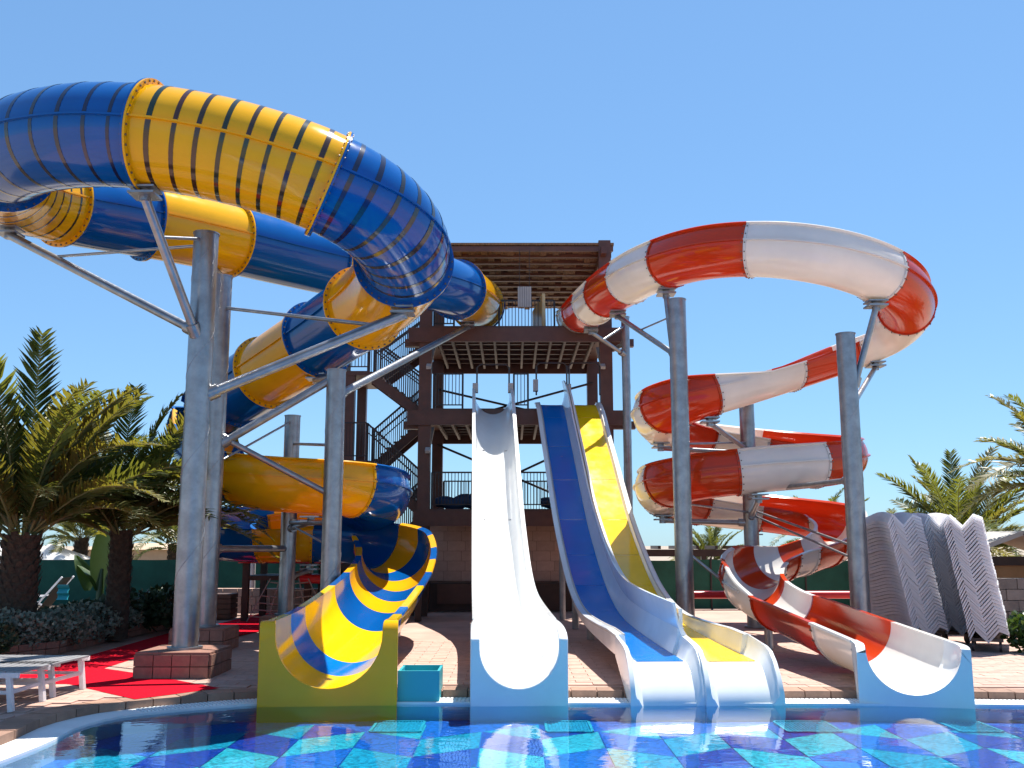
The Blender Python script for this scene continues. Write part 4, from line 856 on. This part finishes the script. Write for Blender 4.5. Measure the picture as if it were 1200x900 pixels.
# slat ribs along each lounger
STK = [((1088, 752), 16.9, R(2), 33, 'left-hand stack of the row beside the steel pole', -0.0105), ((1126, 752), 17.4, R(4), 33, 'middle stack of the row', -0.0085), ((1157, 768), 16.1, R(-26), 32, 'right-hand stack of the row, nearest the hut', -0.0085)]
for (px, py), Y, rz, n, words, lean in STK:
    q = at(px, py, Y); q.z = 0
    tr_ = empty('lounger_trolley', (q.x, q.y, 0), 'low black wheeled base under the ' + words.split(',')[0], 'trolley', 'bases under the lounger stacks')
    Mz = Matrix.Rotation(rz, 3, 'Z'); MB().box(q + Mz @ Vector((0, 0.8, 0.19)), (0.5, 1.5, 0.05), M=Mz).build('frame', DARKRAIL, tr_)
    for sx in (-0.2, 0.2):
        for sy in (0.15, 1.45):
            c = q + Mz @ Vector((sx, sy, 0.085)); a = Mz @ Vector((0.02, 0, 0)); MB().tube([c - a, c + a], 0.082, 14).build('wheel', DARKRAIL, tr_, 40)
    grp = 'white loungers in the ' + words
    for i in range(n):
        o = bpy.data.objects.new('stacked_lounger', LME); COL.objects.link(o)
        o.location = q + Mz @ Vector((lean * (i - 6) + random.uniform(-0.006, 0.006), random.uniform(-0.012, 0.012), 0.25 + i * 0.0575)); o.rotation_euler = (0, R(random.uniform(-0.4, 0.4)), rz + R(random.uniform(-0.5, 0.5)))
        tag(o, ('top ' if i == n - 1 else '') + ('white moulded lounger on top of the ' if i == n - 1 else 'white moulded plastic lounger nested in the ') + words, 'lounger', grp)
        if i == n - 1: o['label'] = 'topmost white moulded lounger of the ' + words

# ------------------------------------------------------------------ two white loungers by the pool
def pool_lounger(label, pa, pb):
    a, b = ground(*pa), ground(*pb); ax = Vector((b.x - a.x, b.y - a.y, 0)).normalized(); lx = Vector((-ax.y, ax.x, 0)); w = (Vector((b.x, b.y, 0)) - Vector((a.x, a.y, 0))).length
    if lx.x > 0: lx = -lx
    root = empty('sun_lounger', (a.x, a.y, 0), label, 'lounger', 'loungers at the pool corner'); H = 0.36
    P = lambda u, v, z: Vector((a.x, a.y, 0)) + ax * u + lx * v + Vector((0, 0, z))
    for v in (0, 1.6):
        for u in (0, w): MB().beam(P(u + (0.04 if u == 0 else -0.04) * 0, v, 0), P(u, v + 0.05, H), 0.06, 0.05, lx).build('leg', WPLAST, root)
        MB().beam(P(0.03, v + 0.03, 0.19), P(w - 0.03, v + 0.03, 0.19), 0.04, 0.035).build('cross_bar', WPLAST, root)
    for u in (0, w): MB().beam(P(u, -0.05, H), P(u, 1.95, H), 0.05, 0.05).build('side_rail', WPLAST, root); MB().beam(P(u, 0.05, 0.19), P(u, 1.6, 0.19), 0.035, 0.035).build('cross_bar', WPLAST, root)
    k = 22
    for i in range(k): v = -0.03 + i * 1.95 / k; MB().beam(P(0.03, v, H + 0.028), P(w - 0.03, v, H + 0.028), 0.075, 0.018).build('slat', GREYPL, root)
pool_lounger('white slatted lounger next to the red carpet', (50, 822), (97, 808)); pool_lounger('white slatted lounger half out of frame at the pool corner', (13, 834), (62, 817))

# ------------------------------------------------------------------ things behind
def screen(label, a, b, z0, z1):
    root = empty('screen_fence', ((a[0] + b[0]) / 2, (a[1] + b[1]) / 2, 0), label, 'fence', 'green mesh fences'); A, B = Vector((*a, 0)), Vector((*b, 0)); n = int((B - A).length / 2.2); k = 0
    for i in range(n):
        p, q = A.lerp(B, i / n), A.lerp(B, (i + 1) / n); mb = MB(); vs = []; c = 14
        nrm = (q - p).normalized().cross(Vector((0, 0, 1)))
        for j in range(c + 1):
            f = j / c; w = nrm * 0.03 * math.sin(f * 17 + i)
            for z in (z0, (z0 + z1) / 2, z1): vs.append(p.lerp(q, f) + w * (1 if z != z1 else 0.4) + Vector((0, 0, z - 0.03 * math.sin(math.pi * f) * (z == z1))))
        mb.add(vs, [(j * 3 + r, (j + 1) * 3 + r, (j + 1) * 3 + r + 1, j * 3 + r + 1) for j in range(c) for r in range(2)]); mb.build('mesh_panel', GREENN, root, 60)
        MB().tube([(p.x, p.y, z0 - 0.1), (p.x, p.y, z1 + 0.05)], 0.03, 8).build('fence_post', DARKRAIL, root, 40)
screen('dark green mesh fence behind the palms', (-13.5, 26.6), (-3.0, 26.6), 0.0, 1.32); screen('dark green mesh fence behind the red and white flume', (2.8, 26.8), (15.5, 26.8), 0.0, 1.3)
def house(name, label, c, size, m, roofm, rh, win=2):
    root = empty(name, (c[0], c[1], c[2]), label, 'building'); x, y, z = c; w, d, h = size
    MB().box((x, y, z + h / 2), size).build('wall', m, root)
    MB().add([(x - w / 2 - .3, y - d / 2 - .3, z + h), (x + w / 2 + .3, y - d / 2 - .3, z + h), (x + w / 2 + .3, y + d / 2 + .3, z + h), (x - w / 2 - .3, y + d / 2 + .3, z + h), (x - w / 4, y, z + h + rh), (x + w / 4, y, z + h + rh)], [(0, 1, 5, 4), (1, 2, 5), (2, 3, 4, 5), (3, 0, 4), (3, 2, 1, 0)]).build('roof', roofm, root)
    for i in range(win):
        wx = x - w / 2 + w * (i + 0.5) / win; f = MB().box((wx, y - d / 2 - 0.02, z + h * 0.62), (0.9, 0.08, 0.7)).build('window', GREYPAINT, root); MB().box((wx, y - d / 2 - 0.065, z + h * 0.62), (0.76, 0.02, 0.56)).build('pane', DARKRAIL, f)
q = at(205, 650, 42); house('beach_house', 'low tan flat-looking house beyond the green fence, right of the slimmer palm', (q.x, 42, -0.75), (6.5, 5, 2.25), TAN, TAN, 0.25)
q = at(300, 650, 48); house('beach_house', 'pale low house seen under the blue and yellow spiral', (q.x, 48, -0.75), (4.5, 5, 2.4), mat('pale_yellow_render', (0.45, 0.37, 0.2), 0.85, var=0.1), TAN, 0.3)
def gazebo(label, px, Y, w, zt, zb):
    q = at(px, 650, Y); root = empty('gazebo', (q.x, Y, -0.75), label, 'gazebo', 'white beach gazebos'); x = q.x
    MB().add([(x - w, Y - w, zb), (x + w, Y - w, zb), (x + w, Y + w, zb), (x - w, Y + w, zb), (x, Y, zt), (x - w, Y - w, zb - 0.12), (x + w, Y - w, zb - 0.12), (x + w, Y + w, zb - 0.12), (x - w, Y + w, zb - 0.12)], [(0, 1, 4), (1, 2, 4), (2, 3, 4), (3, 0, 4), (0, 5, 6, 1), (1, 6, 7, 2), (2, 7, 8, 3), (3, 8, 5, 0)]).build('canopy', CANVAS, root)
    for sx in (-1, 1):
        for sy in (-1, 1):
            px_, py_ = x + sx * (w - 0.06), Y + sy * (w - 0.06); MB().tube([(px_, py_, -0.75), (px_, py_, zb)], 0.035, 8).build('post', WPLAST, root, 40)
            mb = MB(); vs = []; k = 20           # gathered curtain
            for i, z in enumerate((zb - 0.06, 0.55, 0.25, -0.72)):
                rr = (0.17, 0.14, 0.07, 0.19)[i]
                for j in range(k): a = 2 * math.pi * j / k; r2 = rr * (1 + 0.22 * math.sin(a * 6)); vs.append((px_ - sx * 0.12 + r2 * math.cos(a), py_ + r2 * math.sin(a), z))
            mb.add(vs, [(i * k + j, i * k + (j + 1) % k, (i + 1) * k + (j + 1) % k, (i + 1) * k + j) for i in range(3) for j in range(k)]); mb.build('curtain', CURTAIN, root, 60)
gazebo('white gazebo with gathered cream curtains right of the thick palm trunk', 58, 29, 0.95, 1.72, 1.28); gazebo('white gazebo canopy showing left of the thick palm trunk', 2, 27.8, 0.95, 1.66, 1.26)
q = at(55, 700, 21.5); dc = empty('deck_chair', (q.x, q.y, -0.0), 'folding deck chair with white frame and grey sling below the gazebo', 'chair')
for sy in (-0.28, 0.28):
    MB().beam((q.x - 0.35, q.y + sy, 0.12), (q.x + 0.42, q.y + sy, 1.02), 0.04, 0.03).build('frame_rail', WPLAST, dc); MB().beam((q.x + 0.25, q.y + sy * 0.93, 0.12), (q.x - 0.42, q.y + sy * 0.93, 0.52), 0.04, 0.03).build('leg', WPLAST, dc)
    MB().beam((q.x - 0.42, q.y + sy * 1.05, 0.6), (q.x + 0.1, q.y + sy * 1.05, 0.62), 0.05, 0.025).build('armrest', WPLAST, dc)
vs = []
for i in range(9):
    f = i / 8
    for sy in (-0.26, 0.26): vs.append((q.x - 0.38 + 0.78 * f, q.y + sy, 0.50 - 0.42 * math.sin(math.pi * min(f * 1.1, 1)) * (1 - f) + 0.5 * f * f))
MB().add(vs, [(i * 2, i * 2 + 1, i * 2 + 3, i * 2 + 2) for i in range(8)]).build('sling', mat('grey_sling', (0.16, 0.14, 0.12), 0.8), dc, 60)
q2 = at(74, 694, 21.2); tw2 = MB(); k = 8
tw2.add([(q2.x - 0.12 + 0.24 * (i % 2), q2.y - 0.04 * math.sin(i), q2.z + 0.16 - 0.045 * (i // 2)) for i in range(16)], [(2 * i, 2 * i + 1, 2 * i + 3, 2 * i + 2) for i in range(7)])
o = tw2.build('hanging_towel', TURQ, None, 60); tag(o, 'small turquoise towel hanging at the head of the deck chair', 'towel')
# crate, white post
q = ground(252, 726); cr = empty('wooden_crate', (q.x, q.y, 0), 'dark brown slatted wooden box behind the second tall pole', 'box')
MB().box((q.x, q.y + 0.3, 0.29), (0.62, 0.5, 0.56)).build('core', WOODD, cr)
for i in range(5): MB().box((q.x, q.y + 0.03, 0.06 + i * 0.115), (0.66, 0.03, 0.10)).build('slat', BROWN, cr); MB().box((q.x + 0.33, q.y + 0.3, 0.06 + i * 0.115), (0.03, 0.56, 0.10)).build('slat', BROWN, cr)
q = ground(294, 718); wp = empty('white_post', (q.x, q.y, 0), 'slim pale post with a wide round foot beside the climbing net', 'post')  # plain turned column without a lamp
MB().tube([(q.x, q.y, 0), (q.x, q.y, 0.05), (q.x, q.y, 0.12), (q.x, q.y, 0.3)], [0.2, 0.19, 0.13, 0.08], 18).build('foot', WPOST, wp, 40); MB().tube([(q.x, q.y, 0.25), (q.x, q.y, 1.5)], [0.085, 0.065], 16).build('shaft', WPOST, wp, 40); MB().tube([(q.x, q.y, 1.5), (q.x, q.y, 1.62), (q.x, q.y, 1.68)], [0.1, 0.1, 0.03], 16).build('cap', WPOST, wp, 40)
q = ground(390, 722); lw = empty('low_wall', (-5.6, 24.3, 0), 'low brown stone wall in front of the green fence beside the crate', 'wall')
for r in range(3):
    for i in range(12): MB().box((-7.6 + i * 0.36 + 0.1 * (r % 2), 24.6, 0.14 + r * 0.2), (0.345, 0.3, 0.19)).build('stone', WALLT, lw)
# climbing frame under the spiral
X0, Y0 = at(335, 680, 22.6).x, 22.6
cf = empty('climbing_frame', (X0, Y0, 0), 'dark wooden climbing frame with red rails and rope net under the spiral', 'climbing frame')
for x in (-0.9, 0.5, 1.9, 3.0):
    for y in (0, 1.6): MB().beam((X0 + x, Y0 + y, 0), (X0 + x, Y0 + y, 1.75), 0.14, 0.14, Vector((0, 1, 0))).build('post', WOODD, cf)
MB().box((X0 + 1.05, Y0 + 0.8, 0.95), (4.0, 1.7, 0.1)).build('deck_board', WOODD, cf)
for i in range(9): MB().box((X0 + 0.9 + i * 0.25, Y0 + 1.65, 0.55), (0.2, 0.05, 1.1)).build('plank', WOODD, cf)
for a, b, z in ((-1.05, 0.9, 1.38), (0.35, 1.3, 0.93)): MB().tube([(X0 + a, Y0 - 0.12, z), (X0 + b, Y0 - 0.12, z)], 0.10, 12).build('red_rail', REDPL, cf, 40)
MB().beam((X0 - 0.1, Y0 - 0.25, 0.8), (X0 + 0.35, Y0 - 0.2, 1.9), 0.1, 0.05).build('sloping_plank', WPOST, cf)
MB().box((X0 + 1.0, Y0 + 0.8, 1.72), (4.4, 2.0, 0.08)).build('canopy', WOODD, cf)
nb = MB(); ap = (X0 + 0.15, Y0 - 0.3)
for i in range(6):
    z = 0.12 + i * 0.15; w = 0.85 - i * 0.085; nb.tube([(ap[0] - w, ap[1], z), (ap[0], ap[1] - 0.1, z - 0.04), (ap[0] + w, ap[1], z)], 0.014, 6)
for s in (-1, -0.5, 0, 0.5, 1): nb.tube([(ap[0] + s * 0.9, ap[1] - 0.05, 0.02), (ap[0] + s * 0.42, ap[1] - 0.02, 0.95)], 0.014, 6)
nb.build('rope_net', ROPE, cf)
# right-hand background
q = at(845, 697, 22.5); rr0 = empty('red_rail', (q.x, 22.5, 0), 'red horizontal rail in front of the green fence beside the pole', 'rail')
MB().tube([(q.x - 0.9, 22.5, q.z), (q.x + 3.6, 22.5, q.z)], 0.085, 12).build('rail', REDPL, rr0, 40)
for dx in (-0.7, 1.2, 3.3): MB().tube([(q.x + dx, 22.6, 0), (q.x + dx, 22.6, q.z + 0.03)], 0.045, 10).build('post', DARKRAIL, rr0, 40)
q = at(800, 648, 29); pg = empty('pergola', (q.x, 29, -0.75), 'brown timber pergola beam over the fence behind the yellow lane', 'pergola')
MB().box((q.x + 0.2, 29, q.z), (4.6, 0.16, 0.2)).build('beam', BROWN, pg)
for dx in (-1.6, 0.6, 2.2): MB().beam((q.x + dx, 29, -0.75), (q.x + dx, 29, q.z - 0.1), 0.14, 0.14, Vector((0, 1, 0))).build('post', BROWN, pg)
for i in range(8): MB().box((q.x - 1.8 + i * 0.55, 29.6, q.z + 0.16), (0.08, 1.6, 0.1)).build('rafter', BROWN, pg)
# gabled hut and stone wall at the right edge
q = at(1190, 660, 22); hx, hy = q.x + 0.1, 22.0
hut = empty('garden_hut', (hx, hy, 0), 'small hut with a pale gabled roof and orange wood at the frame edge', 'hut')
MB().box((hx, hy + 0.9, 0.62), (1.3, 1.6, 1.24)).build('wall', ORANGE, hut); MB().box((hx, hy + 0.06, 1.34), (1.34, 0.06, 0.2)).build('gable_board', WOODD, hut)  # dark brown wooden board across the front, under the gable
for sx in (-1, 1): MB().beam((hx, hy + 0.7, 1.95), (hx + sx * 1.05, hy + 0.7, 1.58), 1.9, 0.10, Vector((0, 0, 1))).build('roof', GREYPAINT, hut)
for sx in (-0.75, 0.75): MB().beam((hx + sx, hy - 0.1, 0), (hx + sx, hy - 0.1, 1.58), 0.1, 0.1, Vector((0, 1, 0))).build('post', BROWN, hut)
sw = empty('stone_wall', (8.9, 19.4, 0), 'rough grey stone wall behind the lounger stacks below the hut', 'wall')
for r in range(5):
    for i in range(9): MB().box((8.3 + i * 0.42 + 0.2 * (r % 2), 19.5 + random.uniform(-.015, .015), 0.11 + r * 0.21), (0.405, 0.3, 0.198)).build('stone', GREYW, sw)
c = ground(1200, 765); shrub('garden_shrub', 'bright green shrub at the foot of the grey stone wall', (c.x + 0.1, c.y, 0.32), (0.35, 0.35, 0.3), 1200, 0.09, LEAF)
c = at(1020, 612, 40); 
# turquoise box on the pool edge beside the striped chute
a = ground(466, 822, -0.05); tb = empty('pool_box', (-1.15, 11.9, 0), 'turquoise open-topped box on the pool edge beside the yellow mouth', 'box')
x0, x1 = at(466, 800, 11.75).x, at(515, 800, 11.75).x; z1 = at(490, 787, 11.75).z
for bx_ in (((x0 + x1) / 2, 11.75, (z1 + WATER) / 2, x1 - x0, 0.03), ((x0 + x1) / 2, 12.3, (z1 + WATER) / 2, x1 - x0, 0.03)): MB().box(bx_[:3], (bx_[3], bx_[4], z1 - WATER + 0.02)).build('panel', TURQ, tb)
for x in (x0 + 0.015, x1 - 0.015): MB().box((x, 12.025, (z1 + WATER) / 2), (0.03, 0.52, z1 - WATER + 0.01)).build('panel', TURQ, tb)
MB().box(((x0 + x1) / 2, 12.02, WATER + 0.2), (x1 - x0 - 0.07, 0.5, 0.03)).build('floor', TURQ, tb)

if __name__ == '__main__' and False:
    for nm, P in (('TB', TB), ('BF', BF), ('RW', RW)):
        print(nm); [print(i, [round(v, 2) for v in P.p[i]]) for i in range(P.n)]
